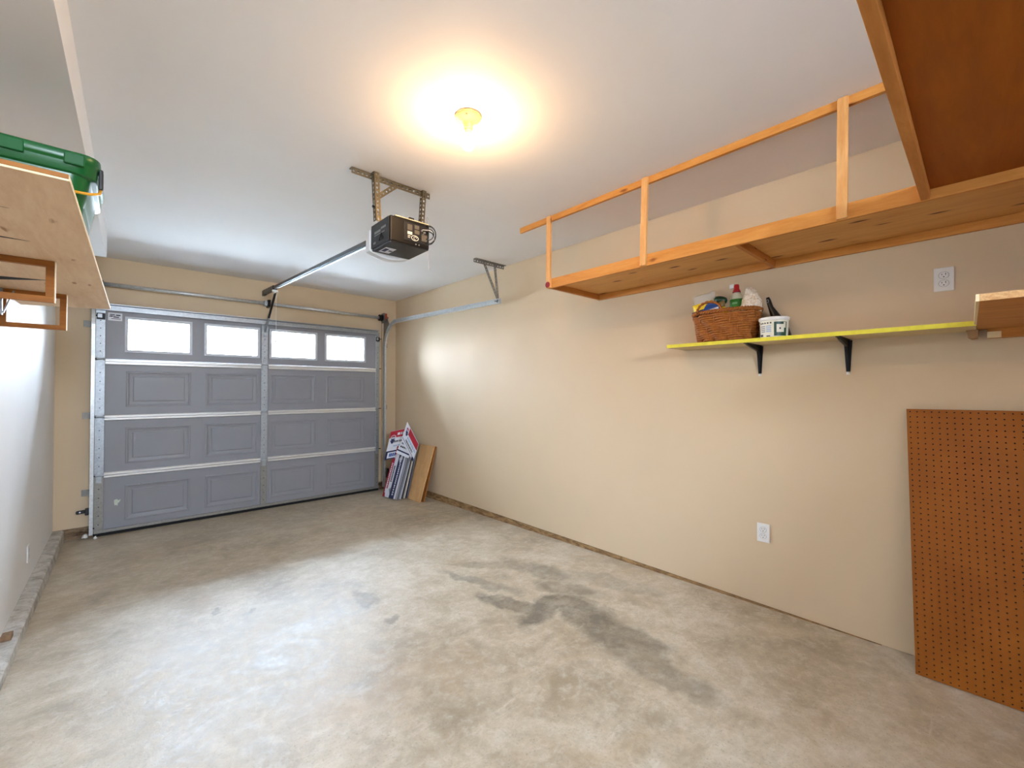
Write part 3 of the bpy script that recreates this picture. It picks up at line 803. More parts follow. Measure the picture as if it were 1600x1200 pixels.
# ================================================================ LAMP
lc = (1.168, 1.592)
lp = thing('ceiling_lamp', (lc[0], lc[1], ZC), 'bare lit bulb in a round cream porcelain holder on the ceiling', 'lamp')
MB().lathe((lc[0], lc[1], 0), [(.060, ZC), (.061, ZC - .008), (.057, ZC - .014), (.046, ZC - .020), (.030, ZC - .030), (.022, ZC - .038), (.0215, ZC - .058), (.019, ZC - .062)], 40).build('lamp_holder', M['porcelain'], lp, smooth=True)
MB().tube([(lc[0] - .03, lc[1] - .028, ZC - .012), (lc[0] - .034, lc[1] - .034, ZC - .024)], .004, 8).build('screw', M['zinc'], lp)
MB().tube([(lc[0] + .03, lc[1] + .026, ZC - .012), (lc[0] + .036, lc[1] + .03, ZC - .026)], .004, 8).build('screw', M['zinc'], lp)
MB().lathe((lc[0], lc[1], 0), [(.014, ZC - .060), (.015, ZC - .082), (.020, ZC - .088)], 24).build('bulb_collar', plain('white_bulb_collar', '#e9dcc0', .4), lp, smooth=True)
zb = ZC - .088
MB().lathe((lc[0], lc[1], 0), [(.018, zb), (.023, zb - .012), (.028, zb - .026), (.030, zb - .040), (.028, zb - .053), (.021, zb - .063), (.010, zb - .069), (.002, zb - .070)], 28).build('bulb', M['bulb'], lp, smooth=True)

# ================================================================ RIGHT RACK
rk = thing('hanging_storage_rack', (2.59, .6, 2.145), 'long wooden storage rack hung from the ceiling along the right wall', 'storage rack')
RX0, RX1 = 2.278, 2.898; y_a, y_b = 2.125, -1.2
MB().box(RX0, RX0 + .020, y_b, y_a, 2.145, 2.213).build('front_beam', M['pine'], rk, bevel=.0015)
MB().box(RX1 - .020, RX1, y_b, y_a, 2.145, 2.189).build('wall_ledger', M['pine'], rk, bevel=.0015)
MB().box(RX0 + .0205, RX1 - .001, y_b, y_a, 2.1895, 2.201).build('plywood_deck', M['ply'], rk)
for y in (y_a - .021, .825):
    MB().box(RX0 + .0205, RX1 - .0205, y, y + .020, 2.148, 2.189).build('crosspiece', M['pine_x'], rk, bevel=.001)
MB().box(2.290, 2.312, y_b, 2.435, ZC - .040, ZC - .001).build('ceiling_rail', M['pine'], rk, bevel=.0015)
for yb2, yt2 in ((2.105, 2.112), (1.345, 1.338), (.398, .394)):
    b = MB(); wv = V((0, .038, 0)); hv = V((.018, 0, 0))
    b.hexa([P + a * wv / 2 + c * hv / 2 for P in (V((RX0 - .0095, yb2, 2.147)), V((2.2805, yt2, ZC - .006))) for a in (-1, 1) for c in (-1, 1)])
    o_ = b.build('hanging_post', M['pine_z'], rk, bevel=.001)
b = MB(); b.lathe((RX0 - .019, 2.107, 2.168), [(.0215, -.0004), (.0215, .0012)], 24, mat=Matrix.Rotation(math.radians(-90), 4, 'Y')); b.build('red_disc', plain('dark_red_disc', '#8e1620', .4), rk)

# overhead platform across the near end
pf = thing('overhead_platform', (1.5, -.5, 2.145), 'amber plywood platform overhead at the near end of the hanging rack', 'platform')
MB().box(.95, RX0 - .002, .128, .154, 2.147, 2.213).build('fascia', M['pine_x'], pf, bevel=.001)
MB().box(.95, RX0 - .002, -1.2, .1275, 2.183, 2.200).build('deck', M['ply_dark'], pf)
MB().box(.95, .975, -1.2, .1275, 2.147, 2.1825).build('edge_batten', M['pine'], pf)

# ================================================================ LEFT SHELF
ls = thing('plywood_shelf', (XL, 2.7, 1.92), 'pale plywood shelf on the left wall holding the green tub', 'shelf')
b = MB(); b.slab([(XL + .001, 1.50, 1.92), (-.1055, 1.50, 1.92), (-.073, 3.775, 1.92), (XL + .001, 3.93, 1.92)], (0, 0, .0165))
bd = b.build('board', M['ply_left'], ls)
b = MB(); b.hexa([V((XL + .002, 1.4975, z)) for z in (1.920, 1.925)] + [V((XL + .002, 1.4995, z)) for z in (1.920, 1.925)] + [V((-.106, 1.4975, z)) for z in (1.920, 1.925)] + [V((-.106, 1.4995, z)) for z in (1.920, 1.925)])
b.build('pale_veneer_edge', M['pale_end'], bd)
b = MB(); b.hexa([V((XL + .002, 1.4975, z)) for z in (1.926, 1.9365)] + [V((XL + .002, 1.4995, z)) for z in (1.926, 1.9365)] + [V((-.106, 1.4975, z)) for z in (1.926, 1.9365)] + [V((-.106, 1.4995, z)) for z in (1.926, 1.9365)])
b.build('dark_ply_edge', M['frame_wood'], bd)
b = MB(); b.hexa([V((-.1052, 1.50, 1.921)), V((-.1052, 1.50, 1.9355)), V((-.0728, 3.775, 1.921)), V((-.0728, 3.775, 1.9355)), V((-.1040, 1.50, 1.921)), V((-.1040, 1.50, 1.9355)), V((-.0715, 3.775, 1.921)), V((-.0715, 3.775, 1.9355))])
b.build('pale_long_edge', M['pale_end'], bd)
for (xa, ya, wa, xb, yb3) in ((-.46, 1.83, .012, -.245, 1.835), (-.46, 2.19, .05, -.246, 2.204), (-.46, 3.045, .10, -.269, 2.949)):
    b = MB(); b.slab([(xa, ya - wa / 2, 1.9193), (xb, yb3, 1.9193), (xa, ya + wa / 2, 1.9193)], (0, 0, .0006)); b.build('dark_wedge', M['rubber'], bd)  # dark tapered slivers on the underside of the board
for (yf, x1, zb2) in ((2.49, -.2115, 1.754), (3.335, -.238, 1.726)):
    f = thing('wooden_frame', (XL, yf, zb2), 'rectangular wooden frame hanging under the left shelf, ' + ('nearer of the two' if yf < 3 else 'farther of the two'), 'frame', 'frames under the left shelf')
    t = .024
    for nm, (xa, xb, za, zc_) in (('top_rail', (XL + .001, x1, 1.9195 - t, 1.9195)), ('bottom_rail', (XL + .001, x1, zb2, zb2 + t)), ('outer_upright', (x1 - t, x1, zb2 + t, 1.9195 - t)), ('wall_upright', (XL + .001, XL + .001 + t, zb2 + t, 1.9195 - t))):
        MB().box(xa, xb, yf, yf + .022, za, zc_).build(nm, M['frame_wood'], f, bevel=.001)
    MB().box(x1 + .0002, x1 + .003, yf, yf + .022, zb2, 1.9185).build('pale_edge', M['pale_end'], f)
b = MB(); b.bar((-.463, 3.30, 1.915), (-.463, 3.30, 1.78), (.012, 0, 0), (0, .02, 0)); b.bar((-.455, 3.30, 1.79), (-.42, 3.30, 1.905), (.006, 0, 0), (0, .012, 0))
b.build('metal_brace', M['galv'], ls)

# green tub
gt = thing('recycling_tub', (-.27, 2.14, 1.937), 'green plastic tub with an amber carry handle on the left shelf', 'tub')


def rrect(cx, cy, hx, hy, r, n=6):
    out = []
    for (sx, sy, a0) in ((1, -1, -90), (1, 1, 0), (-1, 1, 90), (-1, -1, 180)):
        for i in range(n + 1):
            a = math.radians(a0 + 90 * i / n); out.append((cx + sx * (hx - r) + r * math.cos(a), cy + sy * (hy - r) + r * math.sin(a)))
    return out


def loft(b, rings, cap=(True, True)):
    vs = [[b.bm.verts.new(p) for p in r] for r in rings]; n = len(vs[0])
    for A, B in zip(vs, vs[1:]):
        for j in range(n): b.bm.faces.new([A[j], A[(j + 1) % n], B[(j + 1) % n], B[j]])
    if cap[0]: b.bm.faces.new(vs[0][::-1])
    if cap[1]: b.bm.faces.new(vs[-1])
    return b


GC = (-.268, 2.13)
b = MB(); prof = [(-.032, 1.938, .04), (-.028, 1.945, .04), (-.012, 2.07, .05), (-.008, 2.092, .05), (.008, 2.094, .055), (.010, 2.122, .055), (.016, 2.128, .06), (.018, 2.150, .06), (.010, 2.156, .06), (.0, 2.152, .05), (-.004, 2.10, .05), (-.03, 1.950, .04)]
rings = []
for (dd, z, r) in prof:
    ring = rrect(GC[0], GC[1], .185 + dd, .205 + dd, r, 7)
    rr_ = []
    for (x, y) in ring:
        zz = z
        if z > 2.1: zz = z + .010 * math.exp(-((x - GC[0] + .185 + .02) / .06) ** 2) + .008 * math.exp(-((x - GC[0] - .20) / .05) ** 2)
        rr_.append((x, y, zz))
    rings.append(rr_)
loft(b, rings, (True, True)); o = b.build('tub_body', M['green'], gt, smooth=True)
o.modifiers.new('b', 'BEVEL').width = .0015
for xa, xb in ((-.155, .040), (.122, .168)):     # raised grip panels on the rim
    MB().box(GC[0] + xa, GC[0] + xb, GC[1] - .2265, GC[1] - .215, 2.114, 2.150).build('rim_grip', M['green'], gt, bevel=.003)
b = MB(); b.box(GC[0] + .1975, GC[0] + .209, GC[1] - .16, GC[1] - .12, 2.075, 2.142); b.build('handle_pivot', M['black'], gt, bevel=.003)
b = MB(); pts = [(GC[0] + .205, GC[1] - .14, 2.085), (GC[0] + .200, GC[1] - .17, 2.055), (GC[0] + .18, GC[1] - .205, 2.037), (GC[0] + .14, GC[1] - .213, 2.033)]
b.tube(pts, .0045, 8); b.build('carry_handle', M['orange'], gt, smooth=True)
# pale blue plastic bag / liner piece behind the tub
# ================================================================ YELLOW SHELF
ys_ = thing('yellow_edged_shelf', (2.78, .7, 1.50), 'long narrow shelf with a bright yellow front edge on the right wall', 'shelf')
b = MB(); b.box(2.652, XR - .001, .014, 1.397, 1.6855, 1.7065); bd2 = b.build('board', M['cream_board'], ys_, bevel=.001)
b = MB(); b.box(2.649, 2.6518, .014, 1.397, 1.6855, 1.7065); b.build('yellow_edge', M['yellow'], bd2)
for yb4 in (.918, .485):
    br = MB()
    br.box(2.66, XR - .003, yb4 - .012, yb4 + .012, 1.681, 1.6853)
    br.slab([(XR - .001, yb4 - .019, 1.681), (XR - .001, yb4 + .019, 1.681), (XR - .001, yb4 + .009, 1.512), (XR - .001, yb4 - .009, 1.512)], (-.004, 0, 0))
    # pressed web, tapering to the front and down
    br.slab([(XR - .004, yb4 - .006, 1.681), (2.67, yb4 - .003, 1.681), (2.70, yb4 - .003, 1.672), (XR - .045, yb4 - .006, 1.645), (XR - .022, yb4 - .006, 1.60), (XR - .010, yb4 - .006, 1.520), (XR - .004, yb4 - .006, 1.515)], (0, .012, 0))
    bk = br.build('shelf_bracket', M['darkmetal'], ys_, bevel=.0015)
    b = MB(); b.lathe((XR - .003, yb4, 1.505), [(.006, -.002), (.006, .002), (.003, .003)], 12, mat=Matrix.Rotation(math.radians(-90), 4, 'Y')); b.box(XR - .0025, XR - .0005, yb4 - .008, yb4 + .008, 1.497, 1.513)
    b.build('screw', M['white'], bk)
    b = MB(); b.lathe((XR - .006, yb4 + .0, 1.662), [(.004, -.001), (.004, .002)], 10, mat=Matrix.Rotation(math.radians(-90), 4, 'Y')); b.build('screw', M['galv'], bk)

# lower platform at the right edge
rs = thing('plywood_ledge_shelf', (2.43, -.5, 1.65), 'amber plywood shelf at the right edge of the photo, butted against the yellow-edged shelf', 'shelf')
b = MB(); b.hexa([V((x, y, z)) for x, ys2 in ((1.957, (-1.1, .0029)), (2.648, (-1.1, .0124)), ) for y in ys2 for z in (1.690, 1.712)]); b.box(2.648, XR - .001, -1.1, .0124, 1.690, 1.712); bmesh.ops.remove_doubles(b.bm, verts=b.bm.verts, dist=1e-5); bd3 = b.build('board', M['ply_dark_x'], rs)
b = MB(); b.box(1.954, 1.9568, -1.1, .0029, 1.690, 1.712); b.build('ply_edge', M['ply_edge'], bd3)
b = MB(); b.hexa([V((1.954, .0030, 1.690)), V((1.954, .0030, 1.712)), V((1.954, .0108, 1.690)), V((1.954, .0108, 1.712)), V((2.648, .0125, 1.690)), V((2.648, .0125, 1.712)), V((2.648, .0205, 1.690)), V((2.648, .0205, 1.712))]); b.build('pale_end', M['pale_end'], bd3)
MB().box(2.862, XR - .001, -1.1, -.018, 1.648, 1.6895).build('ledger', M['ply_dark_x'], rs)
b = MB(); b.slab([(2.815, .046, 1.6845), (2.815, .008, 1.6845), (2.815, .010, 1.650), (2.815, .030, 1.646), (2.815, .040, 1.655)], (.083, 0, 0)); b.build('ledger_end', plain('tan_cut_block', '#a98258', .7, 0, .1, 40), rs)
MB().box(2.858, 2.8615, -.06, -.018, 1.648, 1.676).build('pale_block', M['pale_end'], rs)

# ================================================================ OUTLETS


def outlet(x, y, z, nx, label, w=.070, hh=.114):
    root = thing('power_outlet', (x, y, z), label, 'outlet', None)
    sgn = nx
    p = MB().box(min(x, x + .006 * sgn), max(x, x + .006 * sgn), y - w / 2, y + w / 2, z - hh / 2, z + hh / 2).build('cover_plate', M['white'], root, bevel=.003)
    for dz in (-.0195, .0195):
        xf = x + .0062 * sgn
        m = Matrix.Rotation(math.radians(90 * sgn), 4, 'Y')
        s_ = MB().lathe((x + .005 * sgn, y, z + dz), [(.0165, 0), (.0165, .0018), (.0155, .0024)], 24, mat=m).build('socket', M['white'], p)
        b = MB()
        xa, xb = sorted((x + .0071 * sgn, x + .0079 * sgn))
        for dy, hh2 in ((-.0063, .008), (.0063, .0065)): b.box(xa, xb, y + dy - .0011, y + dy + .0011, z + dz + .001, z + dz + .001 + hh2)
        b.lathe((x + .0071 * sgn, y, z + dz - .0075), [(.0026, 0), (.0026, .0008)], 10, mat=m)
        b.build('slots', M['rubber'], s_)
        b = MB(); pts = [(x + .0066 * sgn, y + .0178 * math.cos(a), z + dz + .0165 * math.sin(a)) for a in [2 * math.pi * i / 24 for i in range(24)]]; b.tube(pts, .0006, 5, closed=True); b.build('socket_rim', M['signgrey'], s_)
    b = MB(); b.lathe((x + .006 * sgn, y, z), [(.003, 0), (.003, .001)], 10, mat=Matrix.Rotation(math.radians(90 * sgn), 4, 'Y')); b.build('screw', M['offwhite'], p)
    return root


outlet(XR, .1185, 1.944, -1, 'white wall outlet high on the right wall, between the rack and the shelf')
outlet(XR, .9025, .5395, -1, 'white wall outlet low on the right wall, left of the pegboard')
outlet(XL, 4.335, .295, 1, 'white wall outlet low on the left wall above the curb')

# ================================================================ PEGBOARD
pt = .0254; nx_, nz_ = 46, 48
PO, PU = V((2.728, .214, .1012)), V((.0, -1, .010)) * pt
PW = (V((2.8780, .252, 1.320)) - PO) / nz_
PN = PU.cross(PW).normalized()
if PN.x > 0: PN = -PN
pb = thing('pegboard', PO, 'brown hardboard pegboard leaning on the right wall from the floor', 'pegboard')
MB().perf(PO + PN * .0012, PU, PW, PN * .005, nx_, nz_, .0034).build('perforated_face', M['peg'], pb)
b = MB(); b.slab([PO, PO + PU * nx_, PO + PU * nx_ + PW * nz_, PO + PW * nz_], PN * .0009); b.build('hole_shade_sheet', plain('hole_shade_brown', '#241204', .9), pb)  # added dark sheet, puts the shade inside the peg holes into colour

# ================================================================ BOARDS AND SIGNS


def board(quad, th, name, label, mat, cat='board'):
    b = MB(); b.slab(quad, th); return tag(b.build(name, mat, bevel=.001), label, cat)


board([(2.672, 4.905, .020), (2.672, 4.610, .022), (2.868, 4.600, .695), (2.868, 5.0 - .07, .690)], (.014, 0, -.004), 'brown_board', 'front one of two plain brown boards leaning on the right wall', M['cardboard'])
board([(2.722, 4.90, .020), (2.722, 4.598, .022), (2.886, 4.588, .690), (2.886, 4.93, .685)], (.012, 0, -.003), 'brown_board', 'thin brown board leaning behind the front brown board', M['frame_wood'])


class Sheet:
    """a thin printed sign; local frame u (along), v (up), n (out)"""
    def __init__(s, name, label, P, U, Vv, w, h, th=.005, skew=False, mat='signwhite', cat='sign', group='estate agent signs stacked in the corner'):
        s.P = V(P); s.u = V(U).normalized(); s.v = V(Vv).normalized() if skew else (V(Vv) - s.u * V(Vv).dot(s.u)).normalized(); s.n = s.u.cross(s.v).normalized(); s.w, s.h = w, h
        s.root = thing(name, s.P, label, cat, group)
        s.panel = s.raw([(0, 0), (w, 0), (w, h), (0, h)], -th, 0, 'panel', M[mat], s.root)

    def at(s, x, y, k=0): return s.P + s.u * x + s.v * y + s.n * k

    def raw(s, pts, k0, k1, name, mat, parent=None):
        b = MB(); b.slab([s.at(x, y, k0) for x, y in pts], s.n * (k1 - k0)); return b.build(name, mat, parent or s.panel)

    def rect(s, x0, x1, y0, y1, name, mat, k=.0012, k0=.0002):
        return s.raw([(x0 * s.w, y0 * s.h), (x1 * s.w, y0 * s.h), (x1 * s.w, y1 * s.h), (x0 * s.w, y1 * s.h)], k0, k, name, M[mat])

    def dashes(s, x0, x1, y0, y1, name, mat, n=7, k=.0018, seed=1):
        rnd = random.Random(seed); b = MB(); x = x0
        while x < x1:
            wd = (x1 - x0) / n * rnd.uniform(.45, .8); yy0 = y0 + (y1 - y0) * rnd.uniform(0, .15)
            q = [(x, yy0), (min(x + wd, x1), yy0), (min(x + wd, x1), y1), (x, y1)]
            b.slab([s.at(a * s.w, c * s.h, .0012) for a, c in q], s.n * (k - .0012)); x += wd * rnd.uniform(1.25, 1.5)
        return b.build(name, M[mat], s.panel)

    def balloon(s, cx, cy, r):
        """hot air balloon mark: red-white-navy envelope with lettering"""
        pts = [(cx + r * math.cos(a), cy + r * math.sin(a)) for a in [2 * math.pi * i / 28 for i in range(28)]]
        s.raw(pts, .0002, .0020, 'balloon_ring', M['signwhite'])
        r2 = r * .84
        top = [(cx + r2 * math.cos(a), cy + r2 * math.sin(a)) for a in [math.radians(20 + 140 * i / 12) for i in range(13)]]
        s.raw(top, .0021, .0026, 'balloon_top', M['red'])
        low = [(cx + r2 * math.cos(a), cy + r2 * math.sin(a)) for a in [math.radians(200 + 140 * i / 12) for i in range(13)]]
        s.raw(low, .0021, .0026, 'balloon_bottom', M['navy'])
        s.raw([(cx - r * .9, cy - r * .75), (cx + r * .9, cy - r * .75), (cx + r * .25, cy - r * 1.9), (cx - r * .25, cy - r * 1.9)], .0002, .0022, 'balloon_skirt', M['navy'])
        text_part('RE/MAX', 'lettering', r * .48, s.at(cx, cy, .0024), s.u, s.v, M['navy'], s.panel)


# long sign standing on end in front: bottom edge on the floor
P = V((2.478, 5.215, .024)); U = V((2.520, 4.925, .026)) - P; Vv = V((2.690, 5.16, .64)) - P
# u runs towards the camera, v up the leaning face; normal must face -X
s1 = Sheet('estate_sign', 'red, white and navy sign standing on end at the front of the stack', P, U, Vv, .295, .66)
if s1.n.x > 0: pass
s1.rect(.0, .22, 0, 1, 'red_band', 'red'); s1.rect(.46, .80, 0, 1, 'navy_band', 'navy'); s1.rect(.93, 1, 0, 1, 'grey_edge', 'signgrey')


def vdash(s, x0, x1, y0, y1, mat, n, seed, name='lettering'):
    rnd = random.Random(seed); b = MB(); y = y0
    while y < y1:
        wd = (y1 - y0) / n * rnd.uniform(.5, .8)
        b.slab([s.at(a * s.w, c * s.h, .0014) for a, c in ((x0, y), (x1, y), (x1, min(y1, y + wd)), (x0, min(y1, y + wd)))], s.n * .0006); y += wd * rnd.uniform(1.2, 1.5)
    b.build(name, M[mat], s.panel)


vdash(s1, .08, .16, .08, .66, 'signwhite', 16, 3); vdash(s1, .62, .70, .06, .72, 'signwhite', 15, 5); vdash(s1, .28, .38, .30, .62, 'ink', 10, 6)
s1.raw([(.02, .10), (.055, .0), (.10, .0), (.09, .11)], .0014, .0019, 'red_corner_cut', M['signwhite'])
s1.raw([(.10, .10), (.14, .04), (.13, .13)], .0014, .0019, 'grey_mark', M['signgrey'])
s1.raw([(.15, .50), (.21, .60), (.215, .50), (.18, .44)], .0014, .0020, 'navy_swash', M['signwhite'])
s1.raw([(.015, .50), (.06, .56), (.06, .50)], .0014, .0020, 'red_band_notch', M['signwhite'])
# further signs of the stack, seen by their near edges
mats = [('signgrey', .005, 'grey sign second in the leaning stack'), ('signwhite', .006, 'white sign third in the leaning stack'), ('ink', .005, 'dark sign fourth in the leaning stack, its near edge showing'),
        ('offwhite', .012, 'thick cream sign fifth in the leaning stack'), ('navy', .006, 'navy sign sixth in the leaning stack'), ('signgrey', .006, 'grey sign last in the leaning stack, next to the brown boards')]
for i, (mt, th, lab) in enumerate(mats):
    dxx = .028 * (i + 1); hgt = (.62, .64, .60, .66, .55, .62)[i]
    Pb = V((2.485 + dxx, 5.20, .026)); Uu = V((.03, -.29, 0)); Vt = V((.20 - .012 * i, -.04, .6))
    Sheet('estate_sign', lab, Pb, Uu, Vt, .300 - .004 * i, hgt, th, mat=mt)
# riders thrown on top
TL, TR, BL = V((2.657, 5.341, .837)), V((2.806, 5.178, .883)), V((2.544, 5.299, .469))
s2 = Sheet('estate_sign', 'tilted sign with a red header and balloon mark, nearest the door track', BL, TR - TL, TL - BL, (TR - TL).length + .03, (TL - BL).length, skew=True)
s2.rect(.0, 1, .74, .99, 'red_header', 'red'); s2.dashes(.42, .95, .80, .90, 'header_lettering', 'signwhite', 3, .0018, 2)
s2.balloon(.055, .285, .040); s2.dashes(.32, .9, .56, .63, 'lettering', 'ink', 6, .0018, 4); s2.dashes(.32, .9, .42, .47, 'lettering', 'ink_pale', 7, .0018, 8)
s2.rect(0, 1, .24, .29, 'navy_rule', 'navy'); s2.rect(0, 1, 0, .035, 'navy_rule', 'navy'); s2.rect(0, .1, .03, .25, 'navy_flag', 'navy'); s2.dashes(.2, .6, .08, .20, 'phone_digits', 'blue', 4, .0018, 9)
A, B_, C_ = V((2.743, 5.022, .981)) - V((.03, .02, 0)), V((2.775, 4.788, .718)) - V((.03, .02, 0)), V((2.665, 5.025, .762)) - V((.03, .02, 0))
s3 = Sheet('estate_sign', 'diamond-turned sign with a red corner band, topmost of the stack', C_, B_ - A, A - C_, (B_ - A).length, (A - C_).length, skew=True)
s3.rect(.28, 1, .62, .98, 'red_band', 'red'); s3.balloon(.065, .170, .036); s3.dashes(.30, .95, .40, .54, 'lettering', 'ink_pale', 6, .0018, 12); s3.dashes(.25, .8, .22, .33, 'lettering', 'ink', 7, .0018, 13)
s3.rect(.02, .92, .13, .16, 'navy_rule', 'navy'); s3.rect(.86, 1, .0, .16, 'navy_corner', 'navy')
s4 = Sheet('estate_sign', 'white sign with fine dark rules, tucked under the diamond-turned sign', V((2.585, 5.060, .590)), V((.07, -.19, -.055)), V((.07, .0, .16)), .215, .175)
s4.dashes(.1, .9, .75, .88, 'lettering', 'ink', 8, .0018, 21); s4.dashes(.1, .9, .5, .62, 'lettering', 'ink', 6, .0018, 22); s4.rect(0, 1, .2, .3, 'navy_rule', 'navy')

# ================================================================ DOOR SAFETY SENSORS
b = MB()
sn = thing('safety_sensor', (-.27, 5.65, .25), 'black safety sensor on an arm left of the garage door', 'sensor', 'door safety sensors')
b.slab([(-.325, 5.66, .242), (-.318, 5.66, .232), (-.24, 5.66, .240), (-.24, 5.66, .272), (-.318, 5.66, .266), (-.325, 5.66, .258)], (0, .006, 0)); b.build('arm', M['black'], sn, bevel=.002)
MB().box(-.262, -.236, 5.61, 5.66, .225, .285).build('sensor_head', M['black'], sn, bevel=.004)
MB().lathe((-.298, 5.6598, .250), [(.007, 0), (.007, .001)], 14, mat=Matrix.Rotation(math.radians(90), 4, 'X')).build('slot', M['signwhite'], sn)
sn = thing('safety_sensor', (2.725, 5.60, .16), 'black safety sensor beside the right door track, behind the signs', 'sensor', 'door safety sensors')
MB().box(2.712, 2.74, 5.56, 5.61, .17, .30).build('sensor_head', M['black'], sn, bevel=.004)
MB().box(2.741, 2.745, 5.57, 5.698, .19, .22).build('arm', M['black'], sn)
b = MB(); b.lathe((0, 0, 0), [(.012, 0), (.022, .006), (.018, .03), (.010, .045)], 10); 
for v in b.bm.verts: v.co = V((v.co.x - .262, v.co.y * .8 + 5.655, v.co.z * .8 + .0035)) + V((random.uniform(-.003, .003),) * 3)
tag(b.build('white_rubble', M['white']), 'small white crumb of debris at the left foot of the door', 'debris')
b = MB(); b.lathe((0, 0, 0), [(.010, 0), (.018, .004), (.016, .018), (.006, .03)], 9)
for v in b.bm.verts: v.co = V((v.co.x * .8 - .190, v.co.y * .8 + 5.57, v.co.z * .7 + .0055)) + V((random.uniform(-.003, .003),) * 3)
tag(b.build('white_rubble', M['white']), 'small white crumb on the floor just inside the door corner', 'debris')
b = MB(); b.box(XL + .012, XL + .050, 3.40, 3.46, .1015, .128); tag(b.build('wood_block', M['wood_scrap'], bevel=.002), 'small brown scrap of wood on the curb', 'wood scrap')

# ================================================================ BASKET AND CONTENTS
BC = V((2.775, 1.070, 1.7075))
bk = thing('wicker_basket', BC, 'oval brown wicker basket of cleaning supplies on the yellow-edged shelf', 'basket')


def oval(a, sx, sy, p=2.6):
    c, s_ = math.cos(a), math.sin(a); r = (abs(c) ** p + abs(s_) ** p) ** (-1 / p); return c * r * sx, s_ * r * sy


b = MB(); rows = 13; NS = 24; bh = .185
for k in range(rows):
    t = (k + .5) / rows; z = BC.z + .006 + t * (bh - .02); sx = .083 + .024 * t; sy = .158 + .028 * t ** 1.2
    pts = []; N = NS * 3
    for i in range(N):
        a = 2 * math.pi * i / N; ph = i / 3 * math.pi + k * .55; off = .0085 * math.cos(ph)
        x, y = oval(a, sx + off, sy + off); pts.append((BC.x + x, BC.y + y, z + .0025 * math.sin(a * 5 + k)))
    b.tube(pts, .0078, 6, closed=True)
b.build('woven_wall', M['wicker'], bk, smooth=True)
b = MB()
for i in range(NS):
    a = 2 * math.pi * (i + .0) / NS
    pts = []
    for t in (0, .25, .5, .75, 1):
        x, y = oval(a + .10 * t, .083 + .024 * t, .158 + .028 * t ** 1.2); pts.append((BC.x + x, BC.y + y, BC.z + .004 + t * (bh - .01)))
    b.tube(pts, .0042, 6)
b.build('stakes', M['wicker'], bk, smooth=True)
b = MB()
for k in range(3):
    pts = []; N = 150
    for i in range(N):
        a = 2 * math.pi * i / N; ph = a * 24 + k * 2 * math.pi / 3; x, y = oval(a, .110 + .008 * math.cos(ph), .190 + .008 * math.cos(ph)); pts.append((BC.x + x, BC.y + y, BC.z + bh + .007 * math.sin(ph)))
    b.tube(pts, .0068, 6, closed=True)
b.build('braided_rim', M['wicker'], bk, smooth=True)
b = MB(); N = 40; prv = [(BC.x + oval(2 * math.pi * i / N, .083, .158)[0], BC.y + oval(2 * math.pi * i / N, .083, .158)[1]) for i in range(N)]
b.slab([(x, y, BC.z + .0006) for x, y in prv], (0, 0, .006)); b.build('base', M['wicker'], bk)
for dxo in (0,):
    b = MB()
    for k in range(2):
        pts = []
        for i in range(19):
            a = math.pi * i / 18; pts.append((BC.x - .108 + .006 * math.cos(a * 8 + k * 3.14), BC.y + .060 + .075 * math.cos(a), BC.z + bh + .062 * math.sin(a) + .005 * math.sin(a * 8 + k * 3.14)))
        b.tube(pts, .0052, 7)
    b.build('handle', M['wicker'], bk, smooth=True)

zt = BC.z + bh


def lumpy(bm, amp, seed, sc=18):
    from mathutils import noise
    for v in bm.verts:
        n_ = noise.noise_vector(v.co * sc + V((seed, seed, seed))); v.co += n_ * amp


# yellow and blue sponge pack
sp_ = thing('cleaning_pad_pack', (2.74, 1.20, zt - .06), 'yellow and blue plastic pack at the left end of the basket', 'plastic pack')


def pillow(name, c, u, v, w, h, t, mat, parent, amp=.003, seed=1, nn=12):
    b = MB(); u = V(u).normalized(); v = V(v).normalized(); n = u.cross(v); vs = {}
    for sd in (-1, 1):
        for i in range(nn + 1):
            for j in range(nn + 1):
                a, c2 = i / nn * 2 - 1, j / nn * 2 - 1; edge = (i in (0, nn)) or (j in (0, nn))
                if edge and sd == 1: vs[(1, i, j)] = vs[(-1, i, j)]; continue
                d = (max(0, (1 - a ** 4) * (1 - c2 ** 4))) ** .5 * t / 2
                vs[(sd, i, j)] = b.bm.verts.new(V(c) + u * a * w / 2 + v * c2 * h / 2 + n * d * sd)
        for i in range(nn):
            for j in range(nn): b.bm.faces.new([vs[(sd, i, j)], vs[(sd, i + 1, j)], vs[(sd, i + 1, j + 1)], vs[(sd, i, j + 1)]])
    lumpy(b.bm, amp, seed); return b.build(name, mat, parent, smooth=True)


uu_ = V((.05, -1, .22)); vv_ = V((.05, .22, 1))
pillow('film_wrap', (2.750, 1.190, zt + .094), uu_, vv_, .135, .085, .03, M['film'], sp_, .004, 3)
pillow('yellow_band', (2.745, 1.195, zt + .050), uu_, vv_, .135, .062, .034, M['yellow_print'], sp_, .002, 3)
pillow('navy_base', (2.735, 1.200, zt + .012), uu_, vv_, .13, .042, .036, M['navy'], sp_, .002, 3)
